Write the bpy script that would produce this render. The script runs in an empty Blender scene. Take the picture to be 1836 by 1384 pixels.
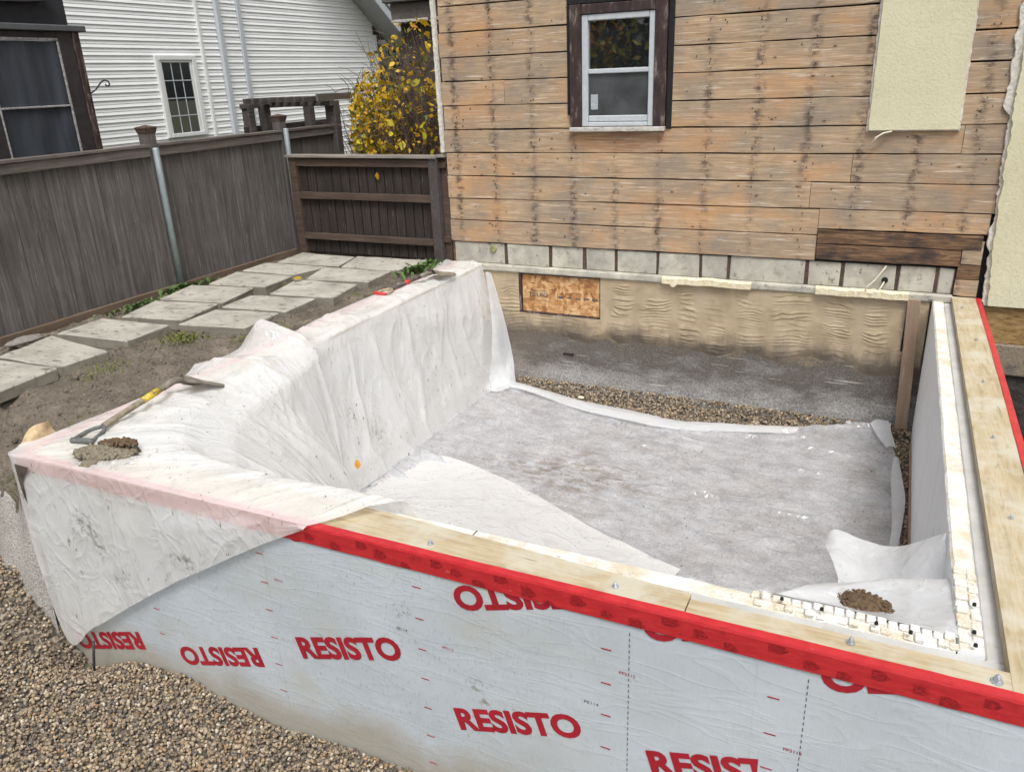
import bpy, bmesh, math, random
import numpy as np
from mathutils import Vector, Matrix
random.seed(7)
rng = np.random.default_rng(7)
SC = bpy.context.scene
COL = SC.collection

# ------------------------------------------------------------------ camera, sky, sun, exposure
cam_d = bpy.data.cameras.new("camera")
cam = bpy.data.objects.new("camera", cam_d)
COL.objects.link(cam)
cam_d.sensor_width = 36.0
cam_d.lens = 27.84
cam_d.clip_start = 0.05
cam_d.clip_end = 500
PITCH, ROLL, YAW = -0.371718583, 0.0398987426, 0.455017733
Rm = Matrix.Rotation(YAW, 3, 'Z') @ Matrix.Rotation(PITCH, 3, 'X') @ Matrix.Rotation(ROLL, 3, 'Y')
right, fwd, up = Rm.col[0], Rm.col[1], Rm.col[2]
cm = Matrix.Identity(4)
for i in range(3):
    cm[i][0] = right[i]; cm[i][1] = up[i]; cm[i][2] = -fwd[i]
cm[0][3], cm[1][3], cm[2][3] = 0.0, -6.0, 1.5
cam.matrix_world = cm
SC.camera = cam

world = bpy.data.worlds.new("World")
SC.world = world
world.use_nodes = True
wn = world.node_tree
wn.nodes.clear()
wout = wn.nodes.new("ShaderNodeOutputWorld")
wbg = wn.nodes.new("ShaderNodeBackground")
wsky = wn.nodes.new("ShaderNodeTexSky")
wsky.sky_type = 'NISHITA'
wsky.sun_disc = False
SUN_EL, SUN_AZ = math.radians(60), math.radians(148)
wsky.sun_elevation = SUN_EL
wsky.sun_rotation = SUN_AZ
wsky.air_density = 1.0
wsky.dust_density = 6.0
wsky.ozone_density = 1.0
whs = wn.nodes.new("ShaderNodeHueSaturation")
whs.inputs["Saturation"].default_value = 0.22
wn.links.new(wsky.outputs[0], whs.inputs["Color"])
wn.links.new(whs.outputs[0], wbg.inputs[0])
wbg.inputs[1].default_value = 0.115
wn.links.new(wbg.outputs[0], wout.inputs[0])

sun_d = bpy.data.lights.new("sun", 'SUN')
sun_d.energy = 1.5
sun_d.angle = math.radians(18)
sun_d.color = (1.0, 0.97, 0.92)
sun = bpy.data.objects.new("sun", sun_d)
COL.objects.link(sun)
sd = Vector((math.sin(SUN_AZ) * math.cos(SUN_EL), math.cos(SUN_AZ) * math.cos(SUN_EL), math.sin(SUN_EL)))
sun.rotation_euler = sd.to_track_quat('Z', 'Y').to_euler()
sun.location = (-4, -8, 9)

SC.view_settings.view_transform = 'Standard'
SC.view_settings.look = 'None'
SC.view_settings.gamma = 1.0
SC.view_settings.exposure = 0.50
SC.view_settings.use_curve_mapping = False
SC.render.engine = 'CYCLES'
SC.cycles.max_bounces = 6
SC.cycles.transparent_max_bounces = 8
SC.cycles.use_denoising = True
SC.cycles.use_adaptive_sampling = True
SC.cycles.adaptive_threshold = 0.03

# ------------------------------------------------------------------ numpy noise
_perm = rng.permutation(4096)
_val = rng.random(4096)
def vnoise(x, y):
    x = np.asarray(x, float); y = np.asarray(y, float)
    xi = np.floor(x).astype(int); yi = np.floor(y).astype(int)
    xf = x - xi; yf = y - yi
    u = xf * xf * (3 - 2 * xf); v = yf * yf * (3 - 2 * yf)
    def h(a, b): return _val[(_perm[a & 4095] + b * 57) & 4095]
    return (h(xi, yi) * (1 - u) + h(xi + 1, yi) * u) * (1 - v) + (h(xi, yi + 1) * (1 - u) + h(xi + 1, yi + 1) * u) * v
def fbm(x, y, o=4, r=0.5):
    s = 0; a = 1; t = 0
    for k in range(o):
        s = s + a * vnoise(x * 2 ** k + 17.3 * k, y * 2 ** k + 5.1 * k); t += a; a *= r
    return s / t
def sstep(a, b, x):
    t = np.clip((x - a) / (b - a), 0, 1); return t * t * (3 - 2 * t)

# ------------------------------------------------------------------ material helper
class N:
    def __init__(s, name):
        s.mat = bpy.data.materials.new(name); s.mat.use_nodes = True
        s.t = s.mat.node_tree; s.t.nodes.clear()
        s.out = s.t.nodes.new("ShaderNodeOutputMaterial")
    def nd(s, typ, ins=None, **props):
        n = s.t.nodes.new("ShaderNode" + typ)
        for k, v in props.items(): setattr(n, k, v)
        for k, v in (ins or {}).items():
            s.put(n.inputs[k], v)
        return n
    def put(s, sock, v):
        if hasattr(v, "is_output"): s.t.links.new(v, sock)
        else:
            if isinstance(v, (tuple, list)) and len(v) == 3 and sock.type == 'RGBA': v = (*v, 1)
            sock.default_value = v
    def obj(s): return s.nd("TexCoord").outputs["Object"]
    def pos(s): return s.nd("NewGeometry").outputs["Position"]
    def rnd(s): return s.nd("ObjectInfo").outputs["Random"]
    def map(s, vec, sc=(1, 1, 1), loc=(0, 0, 0), rot=(0, 0, 0)):
        return s.nd("Mapping", {"Vector": vec, "Scale": sc, "Location": loc, "Rotation": rot}).outputs[0]
    def noise(s, vec, scale=5, detail=4, rough=.55, dist=0):
        return s.nd("TexNoise", {"Vector": vec, "Scale": scale, "Detail": detail, "Roughness": rough, "Distortion": dist}).outputs["Fac"]
    def vor(s, vec, scale=5, feat='F1', out="Distance", rand=1.0):
        return s.nd("TexVoronoi", {"Vector": vec, "Scale": scale, "Randomness": rand}, feature=feat).outputs[out]
    def ramp(s, fac, stops, interp='LINEAR'):
        n = s.nd("ValToRGB", {"Fac": fac}); e = n.color_ramp.elements; n.color_ramp.interpolation = interp
        while len(e) < len(stops): e.new(0.5)
        for el, (p, c) in zip(e, stops):
            el.position = p
            el.color = (c, c, c, 1) if isinstance(c, (int, float)) else (*c, 1)
        return n.outputs[0]
    def mix(s, f, a, b, blend='MIX'):
        n = s.nd("Mix", data_type='RGBA', blend_type=blend)
        s.put(n.inputs[0], f); s.put(n.inputs[6], a); s.put(n.inputs[7], b)
        return n.outputs[2]
    def m(s, op, a, b=0.0, c=None):
        n = s.nd("Math", operation=op); s.put(n.inputs[0], a); s.put(n.inputs[1], b)
        if c is not None: s.put(n.inputs[2], c)
        return n.outputs[0]
    def sep(s, vec):
        n = s.nd("SeparateXYZ", {"Vector": vec}); return n.outputs
    def comb(s, x, y, z): return s.nd("CombineXYZ", {0: x, 1: y, 2: z}).outputs[0]
    def vadd(s, a, b):
        n = s.nd("VectorMath", operation='ADD'); s.put(n.inputs[0], a); s.put(n.inputs[1], b); return n.outputs[0]
    def bump(s, h, strength=.3, dist=.01, nrm=None):
        d = {"Height": h, "Strength": strength, "Distance": dist}
        if nrm is not None: d["Normal"] = nrm
        return s.nd("Bump", d).outputs[0]
    def pri(s, col, rough=.7, nrm=None, **k):
        d = {"Base Color": col, "Roughness": rough}
        if nrm is not None: d["Normal"] = nrm
        for a, b in k.items(): d[a.replace("_", " ")] = b
        return s.nd("BsdfPrincipled", d).outputs[0]
    def done(s, sh):
        s.t.links.new(sh, s.out.inputs[0]); return s.mat
    def rvec(s):   # object coords shifted by a per-object random offset
        r = s.rnd(); r2 = s.m('MULTIPLY', r, 37.0); r3 = s.m('MULTIPLY', r, 91.0)
        return s.vadd(s.pos(), s.comb(r2, r3, r2))

def simple(name, col, rough=.6, var=.15, scale=30, bump=.2, bd=.003, metal=0.0):
    n = N(name); v = n.pos()
    f = n.noise(v, scale, 5, .6)
    c = n.mix(n.ramp(f, [(.3, 0.0), (.7, 1.0)]), tuple(x * (1 - var) for x in col), tuple(min(1, x * (1 + var)) for x in col))
    return n.done(n.pri(c, rough, n.bump(f, bump, bd), Metallic=metal))

MAT = {}
def build_mats():
    # --- exposed sheathing boards on the house
    n = N("sheathing_wood"); p = n.pos(); v = n.rvec(); r = n.rnd()
    g = n.noise(n.map(v, (1.1, 1, 22)), 3.0, 6, .62, .6)
    gf = n.noise(n.map(v, (2.2, 2, 80)), 4.0, 4, .6, .2)
    base = n.ramp(g, [(.28, (.30, .20, .115)), (.5, (.475, .335, .205)), (.72, (.61, .46, .31))])
    base = n.mix(n.m('POWER', r, 1.6), base, n.ramp(g, [(.3, (.27, .20, .135)), (.7, (.46, .355, .25))]))
    base = n.mix(n.ramp(gf, [(.42, 0.0), (.62, .35)]), base, (.25, .15, .09), 'MIX')
    # weather-greyed patches and orange patches
    w = n.noise(n.map(p, (1, 1, 1.6)), 2.3, 5, .65)
    base = n.mix(n.ramp(w, [(.42, 0.0), (.62, .8)]), base, (.25, .21, .165))
    o = n.noise(n.map(p, (1, 1, 2), (7, 3, 1)), 1.7, 4, .6)
    base = n.mix(n.ramp(o, [(.50, 0.0), (.66, .55)]), base, (.54, .29, .13))
    # old mortar smears across the boards
    ms = n.noise(n.map(v, (1.3, 1, 26), (3, 0, 9)), 2.6, 5, .7, .4)
    base = n.mix(n.ramp(ms, [(.57, 0.0), (.68, .7)]), base, (.66, .58, .50))
    # stains that run down over the studs
    x, y, z = n.sep(p)
    wob = n.m('MULTIPLY', n.m('SUBTRACT', n.noise(n.map(p, (1, 1, 3)), 6, 3), .5), .10)
    ph = n.m('DIVIDE', n.m('ADD', n.m('ADD', x, 3.183), wob), .3435)
    tri = n.m('ABSOLUTE', n.m('SUBTRACT', n.m('FRACT', ph), .5))
    stud = n.ramp(tri, [(.0, 1.0), (.05, .7), (.14, 0.0)])
    sn = n.ramp(n.noise(n.map(p, (2.4, 1, 4.6), (1, 2, 3)), 5, 4, .65), [(.44, 0.0), (.56, 1.0)])
    sn = n.m('MULTIPLY', sn, n.ramp(n.noise(n.map(p, (1, 1, 1), (8, 2, 3)), 1.6, 3, .6), [(.36, .15), (.60, 1.0)]))
    base = n.mix(n.m('MULTIPLY', n.m('MULTIPLY', stud, sn), .88), base, (.060, .042, .036))
    # knots
    kv = n.vor(n.map(v, (3.4, 1, 6.2)), 1.45)
    kr = n.ramp(kv, [(.0, 1.0), (.045, .9), (.07, .25), (.11, 0.0)])
    base = n.mix(kr, base, (.13, .055, .03))
    # small dark specks
    sp = n.vor(n.map(p, (14, 14, 18)), 1.6)
    spm = n.ramp(sp, [(.0, 1.0), (.10, .85), (.15, 0.0)])
    spn = n.ramp(n.noise(p, 3.1, 3), [(.48, 0.0), (.60, 1.0)])
    base = n.mix(n.m('MULTIPLY', spm, n.m('MULTIPLY', spn, .5)), base, (.05, .035, .03))
    # rusty run below the window sill
    sill = n.m('MULTIPLY', n.ramp(n.m('ABSOLUTE', n.m('ADD', x, 1.93)), [(.0, 1.0), (.30, .8), (.42, 0.0)]),
               n.ramp(n.m('ABSOLUTE', n.m('SUBTRACT', z, 1.03)), [(.0, 1.0), (.08, .7), (.12, 0.0)]))
    base = n.mix(n.m('MULTIPLY', sill, n.ramp(g, [(.35, .85), (.65, .25)])), base, (.30, .12, .03))
    bh = n.m('ADD', n.m('MULTIPLY', g, .6), n.m('MULTIPLY', gf, .4))
    MAT['sheath'] = n.done(n.pri(base, .82, n.bump(bh, .6, .008)))

    n = N("rotten_wood"); v = n.rvec()
    g = n.noise(n.map(v, (1.4, 1, 18)), 3.5, 6, .65, .8)
    w = n.noise(n.map(v, (1, 1, 2)), 5, 4, .6)
    c = n.ramp(g, [(.3, (.035, .020, .012)), (.5, (.145, .08, .042)), (.72, (.32, .20, .11))])
    c = n.mix(n.ramp(w, [(.45, 0.0), (.62, .8)]), c, (.025, .02, .022))
    MAT['rotten'] = n.done(n.pri(c, .85, n.bump(g, .5, .006)))

    def weathered(name, cols, axis=2, sc=1.0, wear=None):
        n = N(name); v = n.rvec(); r = n.rnd()
        s = [18, 18, 18]; s[axis] = 1.0
        g = n.noise(n.map(v, tuple(s)), 2.2 * sc, 6, .65, .5)
        w = n.noise(v, 2.6, 4, .6)
        c = n.ramp(g, [(.28, cols[0]), (.5, cols[1]), (.74, cols[2])])
        c = n.mix(n.ramp(r, [(0, 0.0), (1, .65)]), c, n.ramp(g, [(.3, cols[3]), (.7, cols[1])]))
        c = n.mix(n.ramp(w, [(.45, 0.0), (.75, .6)]), c, cols[0])
        st = n.noise(n.map(v, tuple(x * 1.5 for x in s), (5, 1, 2)), 3.1 * sc, 4, .7)
        c = n.mix(n.ramp(st, [(.62, 0.0), (.72, .6)]), c, cols[4])
        return n.done(n.pri(c, .85, n.bump(g, .55, .006)))
    MAT['fence'] = weathered("fence_wood", [(.048, .042, .040), (.108, .099, .094), (.19, .178, .170), (.085, .071, .063), (.33, .315, .30)])
    MAT['fence_rail'] = weathered("fence_rail_wood", [(.055, .047, .042), (.115, .10, .09), (.19, .172, .158), (.095, .076, .062), (.28, .26, .24)], axis=1)
    MAT['kick'] = weathered("fence_kick_wood", [(.07, .05, .035), (.14, .10, .07), (.22, .165, .12), (.11, .075, .05), (.30, .25, .2)], axis=1)
    MAT['gate'] = weathered("gate_wood", [(.013, .010, .009), (.030, .022, .018), (.062, .048, .040), (.022, .014, .010), (.26, .235, .22)])
    MAT['gate_rail'] = weathered("gate_rail_wood", [(.035, .022, .016), (.075, .05, .037), (.13, .095, .075), (.06, .037, .026), (.2, .17, .15)], axis=0)
    MAT['gate_cap'] = weathered("gate_cap_wood", [(.13, .115, .10), (.24, .215, .19), (.36, .33, .30), (.2, .17, .14), (.45, .42, .4)], axis=0)
    MAT['plank'] = weathered("plank_wood", [(.18, .125, .085), (.31, .225, .16), (.44, .33, .24), (.26, .18, .125), (.5, .42, .34)])
    MAT['arbor'] = weathered("arbor_wood", [(.035, .03, .028), (.07, .06, .056), (.12, .108, .10), (.06, .05, .045), (.2, .18, .17)], axis=1)

    # --- concrete family
    n = N("block_parging"); p = n.pos()
    a = n.noise(p, 9, 6, .65); b = n.noise(p, 2.2, 4, .6); d = n.noise(p, 60, 3, .6)
    c = n.ramp(a, [(.3, (.30, .28, .235)), (.55, (.50, .475, .405)), (.75, (.60, .58, .51))])
    c = n.mix(n.ramp(b, [(.42, 0.0), (.66, .75)]), c, (.30, .285, .26))
    c = n.mix(n.ramp(n.noise(p, 22, 4, .7), [(.60, 0.0), (.68, .8)]), c, (.13, .115, .10))
    MAT['block'] = n.done(n.pri(c, .9, n.bump(n.m('ADD', a, n.m('MULTIPLY', d, .4)), .5, .008)))

    n = N("tan_parging"); p = n.pos()
    a = n.noise(p, 6, 6, .6); d = n.noise(p, 90, 3, .6); x, y, z = n.sep(p)
    c = n.ramp(a, [(.3, (.30, .235, .15)), (.55, (.42, .335, .225)), (.8, (.50, .415, .30))])
    lowm = n.m('ADD', z, n.m('MULTIPLY', n.m('SUBTRACT', n.noise(n.map(p, (1, 1, .6)), 3.6, 6, .75), .5), .55))
    c = n.mix(n.ramp(n.m('MULTIPLY', lowm, -1.0), [(.40, 0.0), (.50, .55), (.58, .95)]), c, (.12, .098, .078))
    c = n.mix(n.ramp(n.noise(p, 3.0, 4, .6), [(.5, 0.0), (.75, .35)]), c, (.30, .26, .21))
    MAT['tan'] = n.done(n.pri(c, .9, n.bump(d, .35, .003)))

    n = N("stained_concrete"); p = n.pos(); x, y, z = n.sep(p)
    a = n.noise(n.map(p, (1, 1, 2.2)), 3.2, 6, .68); d = n.noise(p, 70, 3, .7); e = n.noise(p, 160, 2, .6)
    zz = n.m('ADD', z, n.m('MULTIPLY', n.m('SUBTRACT', a, .5), 1.0))
    c = n.ramp(n.m('MULTIPLY', zz, -1.0), [(.45, (.26, .205, .145)), (.58, (.13, .11, .09)), (.72, (.135, .122, .11)), (.84, (.25, .24, .228)), (1.0, (.36, .355, .35))])
    c = n.mix(n.ramp(d, [(.40, .5), (.58, 0.0)]), c, (.04, .037, .034))
    c = n.mix(n.ramp(e, [(.56, 0.0), (.70, .35)]), c, (.38, .36, .33))
    s1 = n.ramp(n.noise(n.map(p, (1.2, 1, 34)), 1.9, 3, .5), [(.655, 0.0), (.675, 1.0)])
    c = n.mix(n.m('MULTIPLY', s1, .7), c, (.55, .52, .47))
    c = n.mix(n.ramp(n.m('ADD', x, n.m('MULTIPLY', a, .5)), [(-.0, 0.0)] + [(1.0, 0.0)]), c, c)
    bl = n.m('MULTIPLY', n.ramp(n.m('ADD', x, 3.2), [(.0, 1.0), (.45, .8), (.75, 0.0)]), n.ramp(a, [(.35, .9), (.65, .2)]))
    c = n.mix(n.m('MULTIPLY', bl, .6), c, (.16, .115, .075))
    MAT['stain'] = n.done(n.pri(c, .92, n.bump(n.m('ADD', d, n.m('MULTIPLY', a, 1.0)), .55, .006)))

    n = N("paver_concrete"); p = n.rvec()
    a = n.noise(p, 5, 6, .6); d = n.noise(p, 120, 3, .65)
    c = n.ramp(a, [(.3, (.27, .255, .22)), (.55, (.39, .372, .325)), (.8, (.47, .452, .40))])
    c = n.mix(n.ramp(n.noise(n.map(p, (1, 2.2, 1)), 11, 5, .7), [(.55, 0.0), (.66, .9)]), c, (.12, .105, .085))
    c = n.mix(n.ramp(n.nd("NewGeometry").outputs["Normal"], [(0, 0.0), (1, 0.0)]), c, c)
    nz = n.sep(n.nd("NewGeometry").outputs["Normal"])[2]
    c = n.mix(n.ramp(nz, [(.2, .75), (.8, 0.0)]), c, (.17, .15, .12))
    MAT['paver'] = n.done(n.pri(c, .92, n.bump(n.m('ADD', d, a), .4, .004)))

    n = N("core_concrete"); p = n.pos()
    a = n.noise(p, 8, 5, .6); d = n.noise(p, 130, 3, .6)
    c = n.ramp(a, [(.3, (.40, .395, .38)), (.7, (.52, .515, .50))])
    c = n.mix(n.ramp(d, [(.62, 0.0), (.74, .5)]), c, (.28, .26, .23))
    c = n.mix(n.ramp(n.noise(p, 26, 4, .7), [(.6, 0.0), (.7, .45)]), c, (.36, .32, .26))
    MAT['core'] = n.done(n.pri(c, .9, n.bump(n.m('ADD', a, d), .3, .004)))

    # --- foam
    n = N("foam"); p = n.pos()
    a = n.noise(n.map(p, (1, 1, 1)), 16, 5, .7); d = n.vor(p, 160); b = n.noise(p, 4.5, 4, .6)
    c = n.mix(n.ramp(n.noise(p, 9, 5, .7), [(.44, 0.0), (.68, .85)]), (.72, .72, .70), (.55, .45, .29))
    c = n.mix(n.ramp(n.noise(p, 34, 4, .7), [(.63, 0.0), (.70, .7)]), c, (.27, .23, .17))
    MAT['foam'] = n.done(n.pri(c, .75, n.bump(n.m('ADD', a, n.m('MULTIPLY', d, .5)), .7, .008)))
    n = N("foam_face"); p = n.pos()
    s1 = n.noise(n.map(p, (40, 10, 1.2)), 1.6, 5, .7)
    c = n.mix(n.ramp(s1, [(.56, 0.0), (.70, .7)]), (.80, .82, .85), (.48, .49, .50))
    s2 = n.noise(n.map(p, (30, 5, .8), (3, 1, 0), (math.radians(24), 0, 0)), 1.3, 4, .7)
    c = n.mix(n.ramp(s2, [(.64, 0.0), (.70, .7)]), c, (.38, .30, .20))
    MAT['foam_face'] = n.done(n.pri(c, .7, n.bump(s1, .3, .004)))
    n = N("yellow_foam"); p = n.pos(); a = n.noise(p, 40, 5, .7)
    MAT['yfoam'] = n.done(n.pri(n.ramp(a, [(.3, (.62, .50, .28)), (.6, (.82, .76, .58))]), .8, n.bump(a, .8, .012)))

    # --- sill plate
    def plate(axis):
        n = N("sill_plate_wood_" + "xyz"[axis]); p = n.pos(); r = n.rnd()
        s = [10, 10, 10]; s[axis] = 1.0
        g = n.noise(n.map(p, tuple(s)), 3.2, 6, .65, .8)
        gf = n.noise(n.map(p, tuple(k * 3.2 for k in s)), 3.2, 3, .6)
        c = n.ramp(g, [(.28, (.30, .24, .15)), (.5, (.44, .375, .255)), (.74, (.51, .455, .34))])
        c = n.mix(n.ramp(gf, [(.4, .35), (.6, 0.0)]), c, (.36, .24, .10))
        c = n.mix(n.ramp(n.noise(p, 4.2, 4, .65), [(.46, 0.0), (.62, .8)]), c, (.50, .475, .39))
        c = n.mix(n.ramp(n.noise(n.map(p, tuple(k * .4 for k in s)), 9, 4, .7), [(.60, 0.0), (.70, .75)]), c, (.20, .14, .075))
        return n.done(n.pri(c, .7, n.bump(g, .3, .004)))
    MAT['plate_x'] = plate(0); MAT['plate_y'] = plate(1)

    # --- membrane
    n = N("membrane"); p = n.pos()
    a = n.noise(n.map(p, (1, 1, 1)), 3.0, 5, .6); sc = n.noise(n.map(p, (60, 1, 22), (0, 0, 0), (0, math.radians(25), 0)), 1.5, 5, .75)
    x, y, z = n.sep(p)
    c = n.ramp(a, [(.3, (.43, .475, .52)), (.7, (.52, .57, .625))])
    dirt = n.m('MULTIPLY', n.ramp(n.m('ADD', x, n.m('MULTIPLY', a, .9)), [(-.0, 1.0), (.0, 1.0)]), 1.0)
    scm = n.ramp(n.m('MULTIPLY', n.m('ADD', x, 2.6), .5), [(.0, .9), (.75, .8), (1.0, .25)])
    c = n.mix(n.m('MULTIPLY', n.ramp(sc, [(.56, 0.0), (.68, .75)]), scm), c, (.25, .26, .23))
    b = n.noise(n.map(p, (1, 1, 1.4), (2, 0, 5)), 1.9, 5, .65)
    c = n.mix(n.m('MULTIPLY', n.ramp(b, [(.47, 0.0), (.66, .75)]), scm), c, (.43, .44, .385))
    # splashed soil just over the gravel
    lw = n.m('ADD', z, n.m('MULTIPLY', n.m('SUBTRACT', n.noise(n.map(p, (1, 1, 1)), 2.4, 4, .6), .5), .4))
    c = n.mix(n.ramp(n.m('MULTIPLY', lw, -1.0), [(.80, 0.0), (.97, .75)]), c, (.33, .30, .235))
    for (bx_, bz_, r_) in ((-1.13, -.50, .05), (-1.10, -.56, .035), (-1.0, -.57, .04), (-1.42, -.27, .05)):
        q = n.map(p, (1 / r_, 0, 1 / r_), (-bx_ / r_, 0, -bz_ / r_)); ln_ = n.nd("VectorMath", {0: q}, operation='LENGTH').outputs["Value"]
        c = n.mix(n.m('MULTIPLY', n.ramp(ln_, [(.2, .8), (1.0, 0.0)]), n.ramp(n.noise(p, 45, 4, .7), [(.50, 0.0), (.60, 1.0)])), c, (.22, .195, .14))
    # creases
    wr = n.noise(n.map(p, (2.0, 1, 20), (0, 0, 0), (0, math.radians(-9), 0)), 2.4, 4, .6, .5)
    fine = n.noise(p, 210, 2, .6)
    rr = n.noise(n.map(p, (1.1, 1, 5.5), (2, 0, 1), (0, math.radians(-12), 0)), 2.6, 2, .5, .7)
    rr = n.m('POWER', n.m('SUBTRACT', 1.0, n.m('ABSOLUTE', n.m('MULTIPLY', n.m('SUBTRACT', rr, .5), 4.0))), 6.0)
    h = n.m('ADD', n.m('MULTIPLY', rr, .35), n.m('ADD', n.m('MULTIPLY', sc, .5), n.m('MULTIPLY', fine, .10)))
    MAT['membrane'] = n.done(n.pri(c, .50, n.bump(h, .35, .005), Specular_IOR_Level=.25))

    n = N("red_tape"); p = n.pos(); a = n.noise(n.map(p, (3, 3, 12)), 5, 4, .6)
    c = n.ramp(a, [(.3, (.40, .014, .022)), (.7, (.53, .028, .034))])
    c = n.mix(n.ramp(n.noise(n.map(p, (2, 14, 10)), 13, 4, .8), [(.66, 0.0), (.74, .6)]), c, (.85, .42, .36))
    c = n.mix(n.ramp(n.noise(p, 18, 4, .7), [(.62, 0.0), (.72, .45)]), c, (.16, .012, .012))
    MAT['tape'] = n.done(n.pri(c, .42, n.bump(a, .35, .004)))
    n = N("tape_print"); p = n.pos(); a = n.noise(n.map(p, (40, 1, 60)), 2.2, 3, .7)
    MAT['tape_print'] = n.done(n.pri(n.ramp(a, [(.4, (.17, .008, .012)), (.62, (.44, .012, .018))]), .45))
    n = N("red_print"); p = n.pos(); a = n.noise(n.map(p, (60, 1, 22)), 1.6, 5, .75); b = n.noise(p, 7, 4, .6)
    c = n.ramp(b, [(.3, (.30, .008, .020)), (.7, (.40, .014, .030))])
    c = n.mix(n.ramp(a, [(.60, 0.0), (.70, .6)]), c, (.26, .02, .025))
    MAT['print'] = n.done(n.pri(c, .5))
    MAT['black_print'] = simple("black_print", (.09, .085, .085), .6)

    # --- plastic sheet (translucent film, soiled); smears of dried mud where it hangs
    STAINS = [(-3.06, -4.09, -.27, .10, .10, .9), (-2.98, -4.09, -.36, .06, .09, .9), (-2.46, -4.09, -.30, .12, .07, .9), (-2.88, -4.09, -.50, .12, .05, .6), (-3.0, -3.96, .01, .24, .2, .9), (-2.98, -1.9, -.75, .2, .2, .6), (-2.98, -2.15, -.55, .2, .12, .5)]
    def film(name, transp, grime, tint, spots, wr, rough=.24):
        n = N(name); p = n.pos()
        def ridge(scale, sc, loc=(0, 0, 0), dist=.8):
            f = n.noise(n.map(p, sc, loc), scale, 3, .5, dist)
            return n.m('POWER', n.m('SUBTRACT', 1.0, n.m('ABSOLUTE', n.m('MULTIPLY', n.m('SUBTRACT', f, .5), 3.2))), 5.0)
        h = n.m('ADD', n.m('MULTIPLY', ridge(2.6, (1, 1, .45)), 1.0), n.m('MULTIPLY', ridge(7.5, (1, 1, .7), (3, 1, 2)), .45))
        h = n.m('ADD', h, n.m('MULTIPLY', n.noise(p, 30, 3, .6), .14))
        vd = n.vor(n.vadd(n.map(p, (1, 1, .6)), n.comb(n.m('MULTIPLY', n.noise(p, 2.2, 2), .5), n.m('MULTIPLY', n.noise(n.map(p, (1, 1, 1), (9, 4, 2)), 2.2, 2), .5), 0.0)), 4.2, 'DISTANCE_TO_EDGE')
        h = n.m('ADD', h, n.m('MULTIPLY', n.ramp(vd, [(.0, 1.0), (.05, .25), (.16, 0.0)]), .38))
        nr = n.bump(h, wr, .014)
        col = n.ramp(n.noise(p, 2.1, 4, .6), [(.3, tint), (.7, tuple(min(1, k * 1.05) for k in tint))])
        g1 = n.noise(p, 3.3, 4, .68)
        col = n.mix(n.ramp(g1, [(.50, 0.0), (.74, grime)]), col, (.50, .43, .33))
        if name.endswith("floor"):
            m0 = n.noise(n.map(p, (1, 1.4, 1)), 5.5, 5, .68)
            col = n.mix(n.ramp(m0, [(.34, .35), (.52, 0.0)]), col, (.50, .51, .55))
            col = n.mix(n.ramp(m0, [(.56, 0.0), (.72, .5)]), col, (.84, .84, .86))
            mt = n.noise(p, 70, 3, .7)
            col = n.mix(n.ramp(mt, [(.36, .5), (.46, 0.0)]), col, (.40, .38, .36))
            col = n.mix(n.ramp(mt, [(.60, 0.0), (.67, .7)]), col, (.95, .94, .95))
            ds = n.vor(n.map(p, (1, 1.3, 1)), 26)
            dsm = n.m('MULTIPLY', n.ramp(ds, [(.07, 1.0), (.13, 0.0)]), n.ramp(n.noise(n.map(p, (1, 1, 1), (3, 8, 1)), 4.0, 3), [(.50, 0.0), (.56, 1.0)]))
            col = n.mix(n.m('MULTIPLY', dsm, .85), col, (.10, .085, .07))
            x_, y_, z_ = n.sep(p)
            dx = n.m('ABSOLUTE', n.m('ADD', x_, 1.75)); dy = n.m('ABSOLUTE', n.m('ADD', y_, 1.55))
            near = n.m('ADD', n.m('MULTIPLY', dx, .9), n.m('MULTIPLY', dy, 1.6))
            md = n.m('MULTIPLY', n.ramp(near, [(.2, 1.0), (.9, .10)]), n.ramp(n.noise(n.map(p, (1, 2.2, 1)), 8, 5, .75), [(.46, 0.0), (.60, 1.0)]))
            col = n.mix(n.m('MULTIPLY', md, .7), col, (.26, .205, .145))
        if name == "plastic_film":
            sn_ = n.ramp(n.noise(p, 30, 5, .75), [(.46, 0.0), (.60, 1.0)])
            for (bx_, by_, bz_, rx_, rz_, k_) in STAINS:
                q = n.map(p, (1 / rx_, 1 / .12, 1 / rz_), (-bx_ / rx_, -by_ / .12, -bz_ / rz_))
                ln_ = n.nd("VectorMath", {0: q}, operation='LENGTH').outputs["Value"]
                mk = n.m('MULTIPLY', n.ramp(ln_, [(.2, 1.0), (1.0, 0.0)]), sn_)
                col = n.mix(n.m('MULTIPLY', mk, k_), col, (.20, .16, .11))
        sp = n.noise(n.map(p, (1.6, 1.2, .55), (4, 2, 7), (.5, .3, .4)), 30, 4, .7)
        gate = n.ramp(n.noise(p, 3.1, 2, .65), [(.36, .0), (.54, 1.0)])
        spm = n.m('MULTIPLY', n.ramp(sp, [(.625, 0.0), (.675, 1.0)]), gate)
        spm = n.m('MULTIPLY', spm, spots)
        col = n.mix(spm, col, (.15, .125, .09))
        dif = n.nd("BsdfDiffuse", {"Color": col, "Normal": nr}).outputs[0]
        trl = n.nd("BsdfTranslucent", {"Color": col, "Normal": nr}).outputs[0]
        glo = n.nd("BsdfGlossy", {"Color": (1, 1, 1), "Roughness": rough, "Normal": nr}).outputs[0]
        tra = n.nd("BsdfTransparent", {"Color": (1, 1, 1)}).outputs[0]
        a = n.nd("MixShader", {0: .28, 1: dif, 2: trl}).outputs[0]
        lw = n.nd("LayerWeight", {"Blend": .35, "Normal": nr}).outputs["Facing"]
        tf = n.m('MULTIPLY', n.m('SUBTRACT', 1.0, n.m('MULTIPLY', lw, .6)), transp)
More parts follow.
